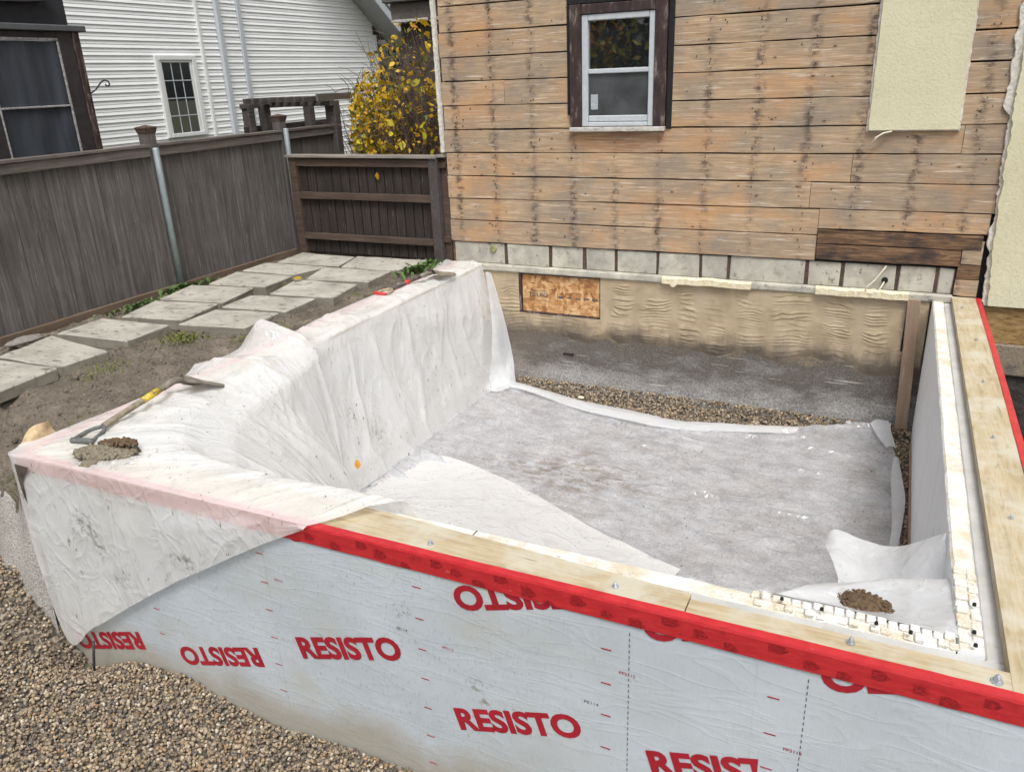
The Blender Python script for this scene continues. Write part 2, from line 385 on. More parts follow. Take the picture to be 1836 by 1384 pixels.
        tf = n.m('MULTIPLY', tf, n.m('SUBTRACT', 1.0, spm))
        if name.endswith("floor"): tf = n.m('MULTIPLY', tf, n.ramp(m0, [(.35, 1.0), (.70, .55)]))
        b = n.nd("MixShader", {0: tf, 1: a, 2: tra}).outputs[0]
        fc = n.nd("LayerWeight", {"Blend": .5, "Normal": nr}).outputs["Facing"]
        fr = n.m('ADD', .055, n.m('MULTIPLY', n.m('POWER', fc, 5.0), .45))
        c = n.nd("MixShader", {0: fr, 1: b, 2: glo}).outputs[0]
        return n.done(c)
    MAT['film'] = film("plastic_film", .44, .28, (.89, .89, .885), .95, .42, .13)
    MAT['film_floor'] = film("plastic_film_floor", .56, .30, (.70, .72, .775), 1.0, .40, .17)
    MAT['film_clear'] = film("plastic_film_clean", .42, .22, (.82, .84, .865), .4, .35)

    # --- neighbour
    n = N("vinyl_siding"); p = n.pos(); a = n.noise(p, 1.3, 4, .6); b = n.noise(n.map(p, (1, 1, 60)), 3, 3)
    c = n.ramp(a, [(.3, (.72, .735, .735)), (.7, (.80, .81, .81))])
    MAT['vinyl'] = n.done(n.pri(c, .5))
    MAT['vinyl_trim'] = simple("vinyl_trim", (.46, .485, .52), .5, .05, 8, .05)
    MAT['white_trim'] = simple("white_trim", (.68, .69, .69), .45, .05, 12, .05)
    MAT['soffit'] = simple("soffit", (.36, .36, .37), .6, .06, 8, .05)
    MAT['shingle'] = simple("roof_shingle", (.10, .095, .09), .9, .3, 40, .5)
    n = N("screen_fabric"); p = n.pos(); a = n.noise(n.map(p, (1, 6, .7)), 2.2, 4, .6); b = n.noise(p, 260, 2)
    c = n.mix(n.ramp(b, [(.4, 0.0), (.6, .3)]), n.ramp(a, [(.35, (.022, .027, .036)), (.65, (.04, .047, .060))]), (.06, .067, .08))
    MAT['screen'] = n.done(n.pri(c, .7, n.bump(a, .4, .02)))
    MAT['dark_frame'] = simple("dark_frame", (.030, .025, .026), .6, .3, 14, .2)
    MAT['grey_beam'] = simple("grey_beam", (.085, .088, .095), .5, .15, 14, .1)
    MAT['zip'] = simple("zip_tape", (.30, .29, .29), .7, .5, 50, .4)
    MAT['canopy'] = simple("canopy_fabric", (.018, .018, .022), .8, .2, 20, .3)
    MAT['cushion'] = simple("grey_fabric", (.24, .25, .29), .8, .1, 9, .2)

    # glass
    def glass(name, col, rough, ior):
        n = N(name); p = n.pos(); a = n.noise(p, 3, 3)
        return n.done(n.pri(n.ramp(a, [(.3, tuple(x * .7 for x in col)), (.7, col)]), rough, None, IOR=ior, Specular_IOR_Level=.7, Coat_Weight=1.0, Coat_Roughness=.015, Coat_IOR=2.5))
    MAT['glass'] = glass("window_glass", (.020, .021, .022), .03, 2.0)
    n = N("screened_glass"); p = n.pos(); a = n.noise(p, 5, 4, .6); b = n.noise(p, 240, 2)
    c = n.ramp(a, [(.3, (.040, .043, .046)), (.65, (.085, .09, .095))])
    MAT['screen_glass'] = n.done(n.pri(c, .22, n.bump(b, .2, .002), Coat_Weight=.6, Coat_Roughness=.05))
    MAT['pane'] = glass("neighbour_glass", (.020, .024, .026), .04, 1.7)
    MAT['sash'] = simple("aluminium_sash", (.47, .50, .53), .42, .08, 30, .1)
    n = N("peeling_brown_paint"); p = n.pos(); a = n.noise(n.map(p, (1, 1, .25)), 26, 5, .7)
    c = n.ramp(a, [(.3, (.016, .010, .010)), (.55, (.045, .026, .024)), (.62, (.14, .11, .10)), (.75, (.30, .27, .25))])
    MAT['brown'] = n.done(n.pri(c, .55, n.bump(a, .5, .004)))
    n = N("peeling_white_paint"); p = n.pos(); a = n.noise(n.map(p, (.5, 1, 1)), 22, 5, .7)
    c = n.ramp(a, [(.38, (.05, .03, .028)), (.46, (.42, .40, .37)), (.7, (.62, .60, .56))])
    MAT['white_peel'] = n.done(n.pri(c, .7, n.bump(a, .5, .004)))
    MAT['felt_and_shade'] = simple("black_felt_and_shade", (.010, .010, .012), .9, .3, 30, .4)  # black of the felt strips, also painted as shade behind board gaps
    MAT['sticker'] = simple("sticker", (.36, .40, .43), .5, .45, 120, .1)

    n = N("stucco"); p = n.pos(); a = n.noise(p, 62, 4, .6, .4); b = n.noise(p, 2.1, 4)
    c = n.ramp(b, [(.3, (.575, .54, .375)), (.7, (.66, .625, .45))])
    c = n.mix(n.ramp(a, [(.3, .35), (.55, 0.0)]), c, (.42, .385, .26))
    MAT['stucco'] = n.done(n.pri(c, .9, n.bump(a, .55, .006)))
    MAT['plaster'] = simple("torn_plaster", (.60, .575, .52), .9, .25, 40, .8, .01)

    n = N("osb"); p = n.pos()
    q = n.vadd(p, n.comb(n.m('MULTIPLY', n.noise(p, 7, 3), .12), 0.0, n.m('MULTIPLY', n.noise(n.map(p, (1, 1, 1), (4, 4, 4)), 7, 3), .12)))
    cc = n.vor(n.map(q, (1, 1, 2.4), (0, 0, 0), (0, .35, 0)), 17, 'F1', "Color"); cc2 = n.vor(n.map(q, (2.4, 1, 1), (2, 2, 2), (0, -.5, 0)), 15, 'F1', "Color")
    f1 = n.sep(cc)[0]; f2 = n.sep(cc2)[1]
    c = n.ramp(n.m('MULTIPLY', n.m('ADD', f1, f2), .5), [(.15, (.25, .10, .035)), (.4, (.46, .23, .085)), (.62, (.58, .34, .15)), (.85, (.68, .47, .25))])
    g = n.noise(n.map(p, (1, 1, 9), (0, 0, 0), (0, .2, 0)), 10, 4)
    c = n.mix(n.ramp(g, [(.35, .4), (.6, 0.0)]), c, (.28, .12, .04))
    MAT['osb'] = n.done(n.pri(c, .75, n.bump(f1, .35, .004)))
    n2 = N("osb_dark"); p = n2.pos(); a = n2.noise(n2.map(p, (2, 1, 7)), 6, 5, .7)
    MAT['osb_dark'] = n2.done(n2.pri(n2.ramp(a, [(.3, (.12, .06, .02)), (.55, (.30, .19, .075)), (.75, (.42, .30, .14))]), .8, n2.bump(a, .3, .004)))

    # ground
    n = N("dirt"); p = n.pos(); a = n.noise(p, 5, 6, .65); d = n.noise(p, 55, 4, .65); b = n.noise(n.map(p, (1, 1, 1), (5, 1, 0)), 2.4, 5, .7)
    c = n.ramp(a, [(.3, (.12, .098, .075)), (.55, (.205, .172, .135)), (.75, (.30, .26, .21))])
    c = n.mix(n.ramp(d, [(.3, .5), (.55, 0.0)]), c, (.05, .04, .03))
    c = n.mix(n.ramp(b, [(.57, 0.0), (.66, .75)]), c, (.11, .115, .03))
    x, y, z = n.sep(p)
    st = n.vor(n.map(p, (24, 24, 24)), 1.0)
    c = n.mix(n.m('MULTIPLY', n.ramp(st, [(.09, 1.0), (.14, 0.0)]), n.ramp(n.noise(p, 9, 3), [(.52, 0.0), (.56, .8)])), c, (.55, .52, .46))
    edge = n.m('ADD', y, n.m('MULTIPLY', n.m('SUBTRACT', a, .5), .10))
    bank = n.ramp(n.m('MULTIPLY', edge, -1.0), [(.0, 0.0), (.5, 0.0)])
    MAT['dirt'] = n.done(n.pri(c, .95, n.bump(n.m('ADD', a, d), 1.0, .03)))
    n = N("grey_screenings"); p = n.pos(); d = n.noise(p, 120, 4, .7); a = n.noise(p, 6, 5, .6)
    c = n.ramp(d, [(.32, (.20, .185, .165)), (.55, (.42, .40, .375)), (.75, (.56, .545, .52))])
    MAT['screenings'] = n.done(n.pri(c, .95, n.bump(n.m('ADD', d, a), .8, .012)))
    n = N("gravel_bed"); p = n.pos(); d = n.vor(p, 60, 'F1', "Distance"); cc = n.sep(n.vor(p, 60, 'F1', "Color"))[0]
    c = n.ramp(cc, [(.1, (.06, .05, .04)), (.6, (.16, .13, .095)), (.95, (.30, .26, .2))])
    MAT['gravel_bed'] = n.done(n.pri(c, .9, n.bump(d, -1.0, .015)))
    n = N("pebbles")
    at = n.nd("Attribute", attribute_name="tone").outputs["Fac"]; at2 = n.nd("Attribute", attribute_name="hue").outputs["Fac"]
    p = n.pos(); f = n.noise(p, 160, 3)
    c = n.ramp(at, [(.0, (.075, .066, .058)), (.18, (.15, .125, .10)), (.4, (.25, .19, .125)), (.7, (.36, .28, .185)), (.9, (.45, .37, .26)), (1.0, (.55, .50, .41))])
    c = n.mix(n.ramp(at2, [(.0, .5), (.22, 0.0)]), c, (.15, .14, .135))
    c = n.mix(n.ramp(at2, [(.82, 0.0), (1.0, .55)]), c, (.40, .22, .09))
    c = n.mix(n.ramp(f, [(.4, .3), (.6, 0.0)]), c, (.08, .065, .05))
    MAT['pebble'] = n.done(n.pri(c, .75))
    MAT['lawn'] = simple("far_ground", (.075, .075, .04), .95, .4, 3, .3)
    MAT['dark_soil'] = simple("dark_soil", (.035, .03, .027), .95, .5, 12, .9, .03)
    MAT['mud'] = simple("mud", (.20, .175, .125), .95, .35, 60, .9, .01)
    MAT['mud_dark'] = simple("mud_dark", (.115, .075, .042), .95, .5, 70, .9, .01)

    MAT['galv'] = simple("galvanised_pipe", (.30, .35, .37), .5, .12, 18, .05, .002, .35)
    MAT['steel'] = simple("zinc_steel", (.55, .60, .66), .35, .1, 40, .05, .001, .8)
    MAT['rebar'] = simple("rusty_rod", (.06, .055, .052), .7, .4, 60, .6, .003, .3)
    MAT['nail'] = simple("nail_iron", (.025, .02, .018), .7, .3, 60, .2)
    MAT['wire'] = simple("cream_wire", (.62, .58, .46), .55, .08, 40, .05)
    MAT['cap_green'] = simple("green_stain_cap", (.25, .26, .12), .85, .4, 30, .6)
    MAT['shovel_steel'] = simple("muddy_steel", (.20, .175, .14), .8, .45, 22, .6, .004, .1)
    n = N("shovel_shaft_dark"); p = n.pos(); a = n.noise(p, 22, 4, .7)
    MAT['shaft_dark'] = n.done(n.pri(n.ramp(a, [(.4, (.04, .036, .036)), (.6, (.12, .105, .09)), (.68, (.42, .03, .03))]), .6))
    n = N("shovel_shaft_tan"); p = n.pos(); a = n.noise(p, 26, 4, .7); 
    MAT['shaft_tan'] = n.done(n.pri(n.ramp(a, [(.35, (.14, .12, .09)), (.65, (.30, .255, .18))]), .75, n.bump(a, .4, .004)))
    n = N("yellow_sleeve"); p = n.pos(); a = n.noise(p, 40, 4, .7)
    MAT['yellow'] = n.done(n.pri(n.ramp(a, [(.42, (.20, .165, .09)), (.55, (.68, .46, .035)), (.8, (.75, .56, .07))]), .55))
    MAT['red_plastic'] = simple("red_plastic", (.50, .045, .04), .5, .25, 30, .2)
    MAT['grip_grey'] = simple("grey_grip", (.115, .118, .115), .65, .35, 40, .3)
    MAT['grip_tan'] = simple("tan_grip", (.36, .29, .19), .75, .25, 40, .3)
    MAT['bark'] = simple("twig_bark", (.115, .08, .07), .9, .45, 40, .3)
    for nm, c in (("yellow", (.68, .43, .02)), ("lime", (.50, .44, .035)), ("orange", (.50, .22, .02)), ("olive", (.19, .20, .035))):
        n = N("leaf_" + nm); p = n.pos(); r = n.rnd(); a = n.noise(p, 40, 3)
        cc = n.mix(r, tuple(x * .7 for x in c), tuple(min(1, x * 1.25) for x in c))
        cc = n.mix(n.ramp(a, [(.55, 0.0), (.72, .5)]), cc, (.22, .11, .03))
        pr = n.pri(cc, .55)
        tl = n.nd("BsdfTranslucent", {"Color": cc}).outputs[0]
        MAT['leaf_' + nm] = n.done(n.nd("MixShader", {0: .28, 1: pr, 2: tl}).outputs[0])
    MAT['evergreen'] = simple("evergreen", (.014, .028, .010), .8, .5, 9, .2)
    MAT['weed'] = simple("weed_green", (.075, .13, .03), .7, .4, 25, .2)
    MAT['moss'] = simple("moss_green", (.13, .15, .03), .9, .4, 60, .6)
    MAT['rock'] = simple("rock", (.22, .20, .18), .9, .3, 14, .6, .01)
    MAT['paper'] = simple("tan_scrap", (.55, .42, .25), .8, .25, 30, .3)
    MAT['dark_flap'] = simple("dark_flap", (.085, .07, .058), .7, .4, 16, .4)
    MAT['far_wall'] = simple("far_brown_wall", (.05, .038, .032), .85, .3, 8, .3)
build_mats()

# ------------------------------------------------------------------ object helpers
def tag(o, label=None, cat=None, group=None, kind=None):
    if label: o["label"] = label
    if cat: o["category"] = cat
    if group: o["group"] = group
    if kind: o["kind"] = kind
    return o
def empty(name, loc=(0, 0, 0), label=None, cat=None, group=None, kind=None):
    o = bpy.data.objects.new(name, None); COL.objects.link(o); o.location = loc
    o.empty_display_size = .1
    return tag(o, label, cat, group, kind)
def link(name, me, mat, parent=None, smooth=False):
    if mat is not None and not me.materials: me.materials.append(MAT[mat] if isinstance(mat, str) else mat)
    if smooth: me.polygons.foreach_set("use_smooth", [True] * len(me.polygons))
    o = bpy.data.objects.new(name, me); COL.objects.link(o)
    if parent is not None:
        o.parent = parent
        b = parent; off = Vector((0, 0, 0))
        while b is not None: off += b.location; b = b.parent
        o.location = -off          # meshes are written in world coordinates
    return o
def pyd(name, v, f, mat, parent=None, smooth=False):
    me = bpy.data.meshes.new(name); me.from_pydata([tuple(map(float, a)) for a in v], [], f); me.update()
    return link(name, me, mat, parent, smooth)
def box_bm(bm, x0, x1, y0, y1, z0, z1, jit=0.0, cuts=None):
    vs = [bm.verts.new((x, y, z)) for x in (x0, x1) for y in (y0, y1) for z in (z0, z1)]
    if jit:
        for v in vs: v.co += Vector((random.uniform(-jit, jit) for _ in range(3)))
    F = [(0, 1, 3, 2), (4, 6, 7, 5), (0, 4, 5, 1), (2, 3, 7, 6), (0, 2, 6, 4), (1, 5, 7, 3)]
    return [bm.faces.new([vs[i] for i in f]) for f in F]
def finish(bm, name, mat, parent=None, bev=0.0, smooth=False, seg=1):
    if bev:
        bmesh.ops.bevel(bm, geom=[e for e in bm.edges], offset=bev, segments=seg, affect='EDGES', clamp_overlap=True)
    bmesh.ops.recalc_face_normals(bm, faces=bm.faces)
    me = bpy.data.meshes.new(name); bm.to_mesh(me); bm.free()
    return link(name, me, mat, parent, smooth)
def box(name, x0, x1, y0, y1, z0, z1, mat, parent=None, bev=.003, jit=0.0):
    bm = bmesh.new(); box_bm(bm, x0, x1, y0, y1, z0, z1, jit)
    return finish(bm, name, mat, parent, bev)
def wavy_board(name, x0, x1, y0, y1, z0, z1, mat, parent, wob=.004, axis='x', bev=.0025, step=.12):
    """plank whose long edges are a little uneven"""
    n = max(2, int((x1 - x0) / step) if axis == 'x' else int((z1 - z0) / step) if axis == 'z' else int((y1 - y0) / step)) + 1
    v = []; f = []
    sd = random.uniform(0, 99)
    for i in range(n):
        t = i / (n - 1)
        def w(k): return (float(fbm(np.array([t * n * .45 + sd + 31 * k]), np.array([k * 7.7]), 3)[0]) - .5) * 2 * wob
        if axis == 'x':
            x = x0 + (x1 - x0) * t; a, b, c = w(1), w(2), w(3) * .5
            ring = [(x, y0 + c, z0 + a + bev), (x, y0 + c + bev, z0 + a), (x, y1, z0 + a), (x, y1, z1 + b), (x, y0 + c + bev, z1 + b), (x, y0 + c, z1 + b - bev)]
        elif axis == 'z':
            z = z0 + (z1 - z0) * t; a, b, c = w(1), w(2), w(3) * .5
            ring = [(x1 + c, y0 + a + bev, z), (x1 + c - bev, y0 + a, z), (x0, y0 + a, z), (x0, y1 + b, z), (x1 + c - bev, y1 + b, z), (x1 + c, y1 + b - bev, z)]
        else:
            y = y0 + (y1 - y0) * t; a, b, c = w(1), w(2), w(3) * .5
            ring = [(x1 + c, y, z0 + a + bev), (x1 + c - bev, y, z0 + a), (x0, y, z0 + a), (x0, y, z1 + b), (x1 + c - bev, y, z1 + b), (x1 + c, y, z1 + b - bev)]
        v += ring
    for i in range(n - 1):
        for k in range(6):
            f.append((i * 6 + k, i * 6 + (k + 1) % 6, (i + 1) * 6 + (k + 1) % 6, (i + 1) * 6 + k))
    f.append(tuple(range(5, -1, -1))); f.append(tuple((n - 1) * 6 + k for k in range(6)))
    o = pyd(name, v, f, mat, parent)
    bm = bmesh.new(); bm.from_mesh(o.data); bmesh.ops.recalc_face_normals(bm, faces=bm.faces); bm.to_mesh(o.data); bm.free()
    return o
def tube_data(pts, rad, seg=8, cap=True):
    pts = [Vector(p) for p in pts]; n = len(pts)
    rad = [rad] * n if isinstance(rad, (int, float)) else rad
    v = []; f = []
    ref = Vector((.3, .2, 1)).normalized()
    for i, p in enumerate(pts):
        d = (pts[min(i + 1, n - 1)] - pts[max(i - 1, 0)]).normalized()
        a = d.cross(ref)
        if a.length < 1e-4: a = d.cross(Vector((1, 0, 0)))
        a.normalize(); b = d.cross(a)
        for k in range(seg):
            t = 2 * math.pi * k / seg
            v.append(p + (a * math.cos(t) + b * math.sin(t)) * rad[i])
    for i in range(n - 1):
        for k in range(seg):
            f.append((i * seg + k, i * seg + (k + 1) % seg, (i + 1) * seg + (k + 1) % seg, (i + 1) * seg + k))
    if cap:
        f.append(tuple(range(seg - 1, -1, -1))); f.append(tuple((n - 1) * seg + k for k in range(seg)))
    return v, f
def tube(name, pts, rad, mat, parent=None, seg=8):
    v, f = tube_data(pts, rad, seg); return pyd(name, v, f, mat, parent, True)
def grid_faces(nu, nv):
    i = np.arange(nu - 1)[:, None] * nv + np.arange(nv - 1)[None, :]
    return np.stack([i, i + nv, i + nv + 1, i + 1], -1).reshape(-1, 4)
def grid_obj(name, P, mat, parent=None, smooth=True, flip=False):
    """P: nu x nv x 3 array"""
    nu, nv = P.shape[:2]
    F = grid_faces(nu, nv)
    if flip: F = F[:, ::-1]
    me = bpy.data.meshes.new(name)
    me.vertices.add(nu * nv); me.vertices.foreach_set("co", P.reshape(-1).astype(np.float32))
    me.loops.add(F.size); me.loops.foreach_set("vertex_index", F.reshape(-1).astype(np.int32))
    me.polygons.add(len(F)); me.polygons.foreach_set("loop_start", np.arange(0, F.size, 4, dtype=np.int32))
    me.polygons.foreach_set("loop_total", np.full(len(F), 4, dtype=np.int32))
    me.update(calc_edges=True)
    return link(name, me, mat, parent, smooth)
def crom(P, n):
    """Catmull-Rom resample of P along axis 0 into n samples"""
    P = np.asarray(P, float); m = len(P)
    t = np.linspace(0, m - 1, n); i = np.clip(t.astype(int), 0, m - 2); u = (t - i).reshape((-1,) + (1,) * (P.ndim - 1))
    Q = np.concatenate([[2 * P[0] - P[1]], P, [2 * P[-1] - P[-2]]])
    a, b, c, d = Q[i], Q[i + 1], Q[i + 2], Q[i + 3]
    return .5 * (2 * b + (c - a) * u + (2 * a - 5 * b + 4 * c - d) * u ** 2 + (3 * b - a - 3 * c + d) * u ** 3)
def normals_of(P):
    du = np.gradient(P, axis=0); dv = np.gradient(P, axis=1)
    n = np.cross(du, dv); return n / (np.linalg.norm(n, axis=2, keepdims=True) + 1e-9)
def text_mesh(body, size, offset=.0, spacing=1.0, xs=1.0):
    cu = bpy.data.curves.new("txt", 'FONT'); cu.body = body; cu.size = size; cu.offset = offset; cu.space_character = spacing
    cu.align_x = 'CENTER'; cu.align_y = 'CENTER'; cu.fill_mode = 'BOTH'; cu.resolution_u = 4
    o = bpy.data.objects.new("txt", cu); COL.objects.link(o)
    dg = bpy.context.evaluated_depsgraph_get(); dg.update()
    me = bpy.data.meshes.new_from_object(o.evaluated_get(dg))
    bpy.data.objects.remove(o); bpy.data.curves.remove(cu)
    bm = bmesh.new(); bm.from_mesh(me); bpy.data.meshes.remove(me)
    if bm.verts:
        xsv = [v.co.x for v in bm.verts]; ysv = [v.co.y for v in bm.verts]
        cx, cy = (max(xsv) + min(xsv)) / 2, (max(ysv) + min(ysv)) / 2
        for v in bm.verts: v.co.x = (v.co.x - cx) * xs; v.co.y -= cy
    return bm
def bm_size(bm):
    xsv = [v.co.x for v in bm.verts]; ysv = [v.co.y for v in bm.verts]
    return max(xsv) - min(xsv), max(ysv) - min(ysv)
def clip_bm(bm, co, no):
    bmesh.ops.bisect_plane(bm, geom=bm.verts[:] + bm.edges[:] + bm.faces[:], plane_co=co, plane_no=no, clear_outer=True)

# ico template
def ico(sub=1):
    bm = bmesh.new(); bmesh.ops.create_icosphere(bm, subdivisions=sub, radius=1.0)
    bm.verts.ensure_lookup_table()
    v = np.array([x.co[:] for x in bm.verts]); f = np.array([[q.index for q in p.verts] for p in bm.faces]); bm.free(); return v, f
ICO_V, ICO_F = ico(1)
def pebble_mesh(name, P, size, parent=None, flat=.7):
    """P n x 3 positions, size n"""
    n = len(P); V0 = ICO_V
    sc = np.stack([rng.uniform(.75, 1.3, n), rng.uniform(.7, 1.15, n), rng.uniform(.5, .9, n) * flat / .7], 1)
    q = rng.normal(size=(n, 4)); q[:, 1:3] *= .45; q /= np.linalg.norm(q, axis=1, keepdims=True)
    w, x, y, z = q.T
    R = np.stack([np.stack([1 - 2 * (y * y + z * z), 2 * (x * y - z * w), 2 * (x * z + y * w)], 1),
                  np.stack([2 * (x * y + z * w), 1 - 2 * (x * x + z * z), 2 * (y * z - x * w)], 1),
                  np.stack([2 * (x * z - y * w), 2 * (y * z + x * w), 1 - 2 * (x * x + y * y)], 1)], 1)
    L = V0[None] * (1 + rng.normal(0, .10, (n, len(V0), 1))) * sc[:, None, :] * size[:, None, None]
    W = np.einsum('nij,nkj->nki', R, L) + P[:, None, :]
    F = (ICO_F[None] + (np.arange(n) * len(V0))[:, None, None]).reshape(-1, 3)
    me = bpy.data.meshes.new(name)
    nv = n * len(V0)
    me.vertices.add(nv); me.vertices.foreach_set("co", W.reshape(-1).astype(np.float32))
    me.loops.add(F.size); me.loops.foreach_set("vertex_index", F.reshape(-1).astype(np.int32))
    me.polygons.add(len(F)); me.polygons.foreach_set("loop_start", np.arange(0, F.size, 3, dtype=np.int32))
    me.polygons.foreach_set("loop_total", np.full(len(F), 3, dtype=np.int32))
    me.update(calc_edges=True)
    for nm in ("tone", "hue"):
        a = me.attributes.new(nm, 'FLOAT', 'POINT'); a.data.foreach_set("value", np.repeat(rng.random(n), len(V0)).astype(np.float32))
    return link(name, me, 'pebble', parent, True)

# ================================================================== SETTING
# large ground sheet: yard level behind and to the left, the dug-out level in front and right
def quads(name, qs, mat, kind='structure', parent=None):
    v = []; f = []
    for q in qs:
        b = len(v); v += q; f.append(tuple(range(b, b + len(q))))
    o = pyd(name, v, f, mat, parent); tag(o, kind=kind); return o
ZL, ZP = -.06, -1.12
quads("ground", [
    [(-90, -90, ZL), (-5.3, -90, ZL), (-5.3, 90, ZL), (-90, 90, ZL)],
    [(-5.3, .12, ZL), (-3.47, .12, ZL), (-3.47, 90, ZL), (-5.3, 90, ZL)],
    [(-3.47, .5, ZL), (90, .5, ZL), (90, 90, ZL), (-3.47, 90, ZL)],
    [(-5.3, -90, ZP), (90, -90, ZP), (90, -4.09, ZP), (-5.3, -4.09, ZP)],
    [(-5.3, -90, ZP), (-5.3, -4.09, ZP), (-5.3, -4.09, ZL), (-5.3, -90, ZL)],
], 'lawn')
quads("trench_floor", [[(.60, -4.085, -1.1), (9, -4.085, -1.1), (9, .03, -1.1), (.60, .03, -1.1)]], 'dark_soil')

# dirt yard between fence and foundation, with a cut bank at its near end
def yard_z(X, Y):
    z = -.035 + .03 * (fbm(X * 2.1 + 3, Y * 2.1, 4) - .5) * 2
    z = z + .034 * (fbm(X * 11, Y * 11, 5, .62) - .45) * 2
    slope = sstep(-3.45, -4.02, Y) * (-.08 + -.25 * np.clip((-3.45 - X) / .5, 0, 1.1))
    z = z + slope
    e = Y + .06 * (fbm(X * 5, Y * 5 + 9, 3) - .5) * 2
    bank = sstep(-4.02, -4.13, e)
    low = -.70 - .7 * sstep(-4.10, -4.16, e)
    return z * (1 - bank) + low * bank + bank * .015 * (fbm(X * 24, Y * 24, 3) - .5)
gx = np.linspace(-5.32, -3.455, 150); gy = np.linspace(-4.5, .14, 372)
GX, GY = np.meshgrid(gx, gy, indexing='ij')
GZ = yard_z(GX, GY)
yard = grid_obj("dirt_yard", np.stack([GX, GY, GZ], -1), 'dirt')
yard.data.materials.append(MAT['screenings'])
cen = np.zeros(len(yard.data.polygons) * 3); yard.data.polygons.foreach_get("center", cen); cen = cen.reshape(-1, 3)
yard.data.polygons.foreach_set("material_index", ((cen[:, 1] + .05 * (fbm(cen[:, 0] * 9, cen[:, 1] * 9, 3) - .5)) < -4.035).astype(np.int32))
tag(yard, kind='structure')

n = 5200
px = rng.uniform(-5.2, -3.48, n); py = rng.uniform(-4.0, .1, n)
cl = pebble_mesh("dirt_clods", np.stack([px, py, yard_z(px, py) - .001], 1), rng.uniform(.003, .013, n) * (1 + 1.2 * (rng.random(n) > .93)))
cl.data.materials.clear(); cl.data.materials.append(MAT['dirt']); tag(cl, "crumbly brown soil clods scattered over the bare dirt yard", "soil", kind='stuff')
# gravel outside the front wall: bed + pebbles
def front_z(X, Y):
    # settles along the wall in shallow heaps
    base = np.interp(X, [-5.2, -4.3, -3.95, -3.62, -3.52, -3.44, -3.31, -3.15, -2.95, -2.63, -2.44, -2.13, -1.83, -1.4, 0, 4], [-.50, -.55, -.58, -.62, -.78, -1.02, -1.13, -1.08, -.985, -.965, -1.02, -1.06, -1.035, -1.02, -1.05, -1.05])
    far = np.interp(X, [-5.2, -4.2, -3.8, -3.4, -3.0, -2, 4], [-.55, -.68, -.80, -.92, -.99, -1.05, -1.05])
    k = sstep(-4.07, -4.42, Y)
    return base * (1 - k) + far * k + .02 * (fbm(X * 4, Y * 4, 3) - .5)
gx = np.linspace(-5.3, 3, 170); gy = np.linspace(-5.6, -4.0, 66)
GX, GY = np.meshgrid(gx, gy, indexing='ij')
bed = grid_obj("gravel_bed", np.stack([GX, GY, front_z(GX, GY) - .012], -1), 'gravel_bed'); tag(bed, kind='structure')
n = 42000
px = rng.uniform(-5.2, -.3, n); py = -4.085 - rng.random(n) * 1.15; py = np.where(px < -3.475, py + .09, py)
keep = (py > -5.25)
px, py = px[keep], py[keep]
PZ = front_z(px, py) + rng.uniform(-.006, .012, len(px))
peb = pebble_mesh("pea_gravel", np.stack([px, py, PZ], 1), rng.uniform(.0055, .0108, len(px)))
tag(peb, "tan and grey pea gravel heaped along the printed membrane wall", "gravel", kind='stuff')

# gravel inside the new foundation
gx = np.linspace(-3.2, .33, 60); gy = np.linspace(-3.82, .02, 70)
GX, GY = np.meshgrid(gx, gy, indexing='ij')
bed2 = grid_obj("pit_floor", np.stack([GX, GY, -1.06 + .02 * (fbm(GX * 3, GY * 3, 3) - .5)], -1), 'gravel_bed'); tag(bed2, kind='structure')
n = 36000
px = rng.uniform(-3.12, .31, n); py = -rng.uniform(-.01, 2.75, n)
PZ = -1.052 + .02 * (fbm(px * 3, py * 3, 3) - .5) + rng.uniform(-.005, .012, n) + .05 * sstep(-.25, .0, py)
peb2 = pebble_mesh("floor_gravel", np.stack([px, py, PZ], 1), rng.uniform(.0065, .0125, n))
tag(peb2, "loose pea gravel covering the floor inside the new foundation", "gravel", kind='stuff')

# paving slabs
path = empty("paved_path", (-4.5, -1.5, -.03), kind='structure')
PAV = [[(-5.01, -.15), (-4.4, -.16), (-4.29, -.55), (-4.98, -.54)], [(-4.38, -.15), (-3.63, -.14), (-3.72, -.52), (-4.27, -.55)],
 [(-5.06, -.60), (-4.4, -.57), (-4.48, -.90), (-5.01, -.95)], [(-4.39, -.63), (-3.74, -.56), (-3.71, -.94), (-4.27, -1.02)],
 [(-5.03, -1.0), (-4.46, -.95), (-4.4, -1.35), (-4.97, -1.38)], [(-4.32, -1.07), (-3.75, -1.03), (-3.67, -1.45), (-4.23, -1.49)],
 [(-5.06, -1.47), (-4.47, -1.40), (-4.38, -1.82), (-4.97, -1.88)], [(-4.36, -1.56), (-3.8, -1.49), (-3.77, -1.85), (-4.3, -1.92)],
 [(-4.96, -1.92), (-4.39, -1.86), (-4.31, -2.28), (-4.85, -2.32)], [(-4.31, -1.97), (-3.79, -1.90), (-3.75, -2.28), (-4.27, -2.35)],
 [(-4.94, -2.41), (-4.33, -2.37), (-4.32, -2.72), (-4.91, -2.78)], [(-4.92, -2.81), (-4.25, -2.92), (-4.29, -3.22), (-4.81, -3.25)],
 [(-4.79, -3.27), (-4.27, -3.25), (-4.24, -3.63), (-4.75, -3.65)], [(-4.78, -3.68), (-4.27, -3.67), (-4.25, -4.0), (-4.74, -4.0)]]
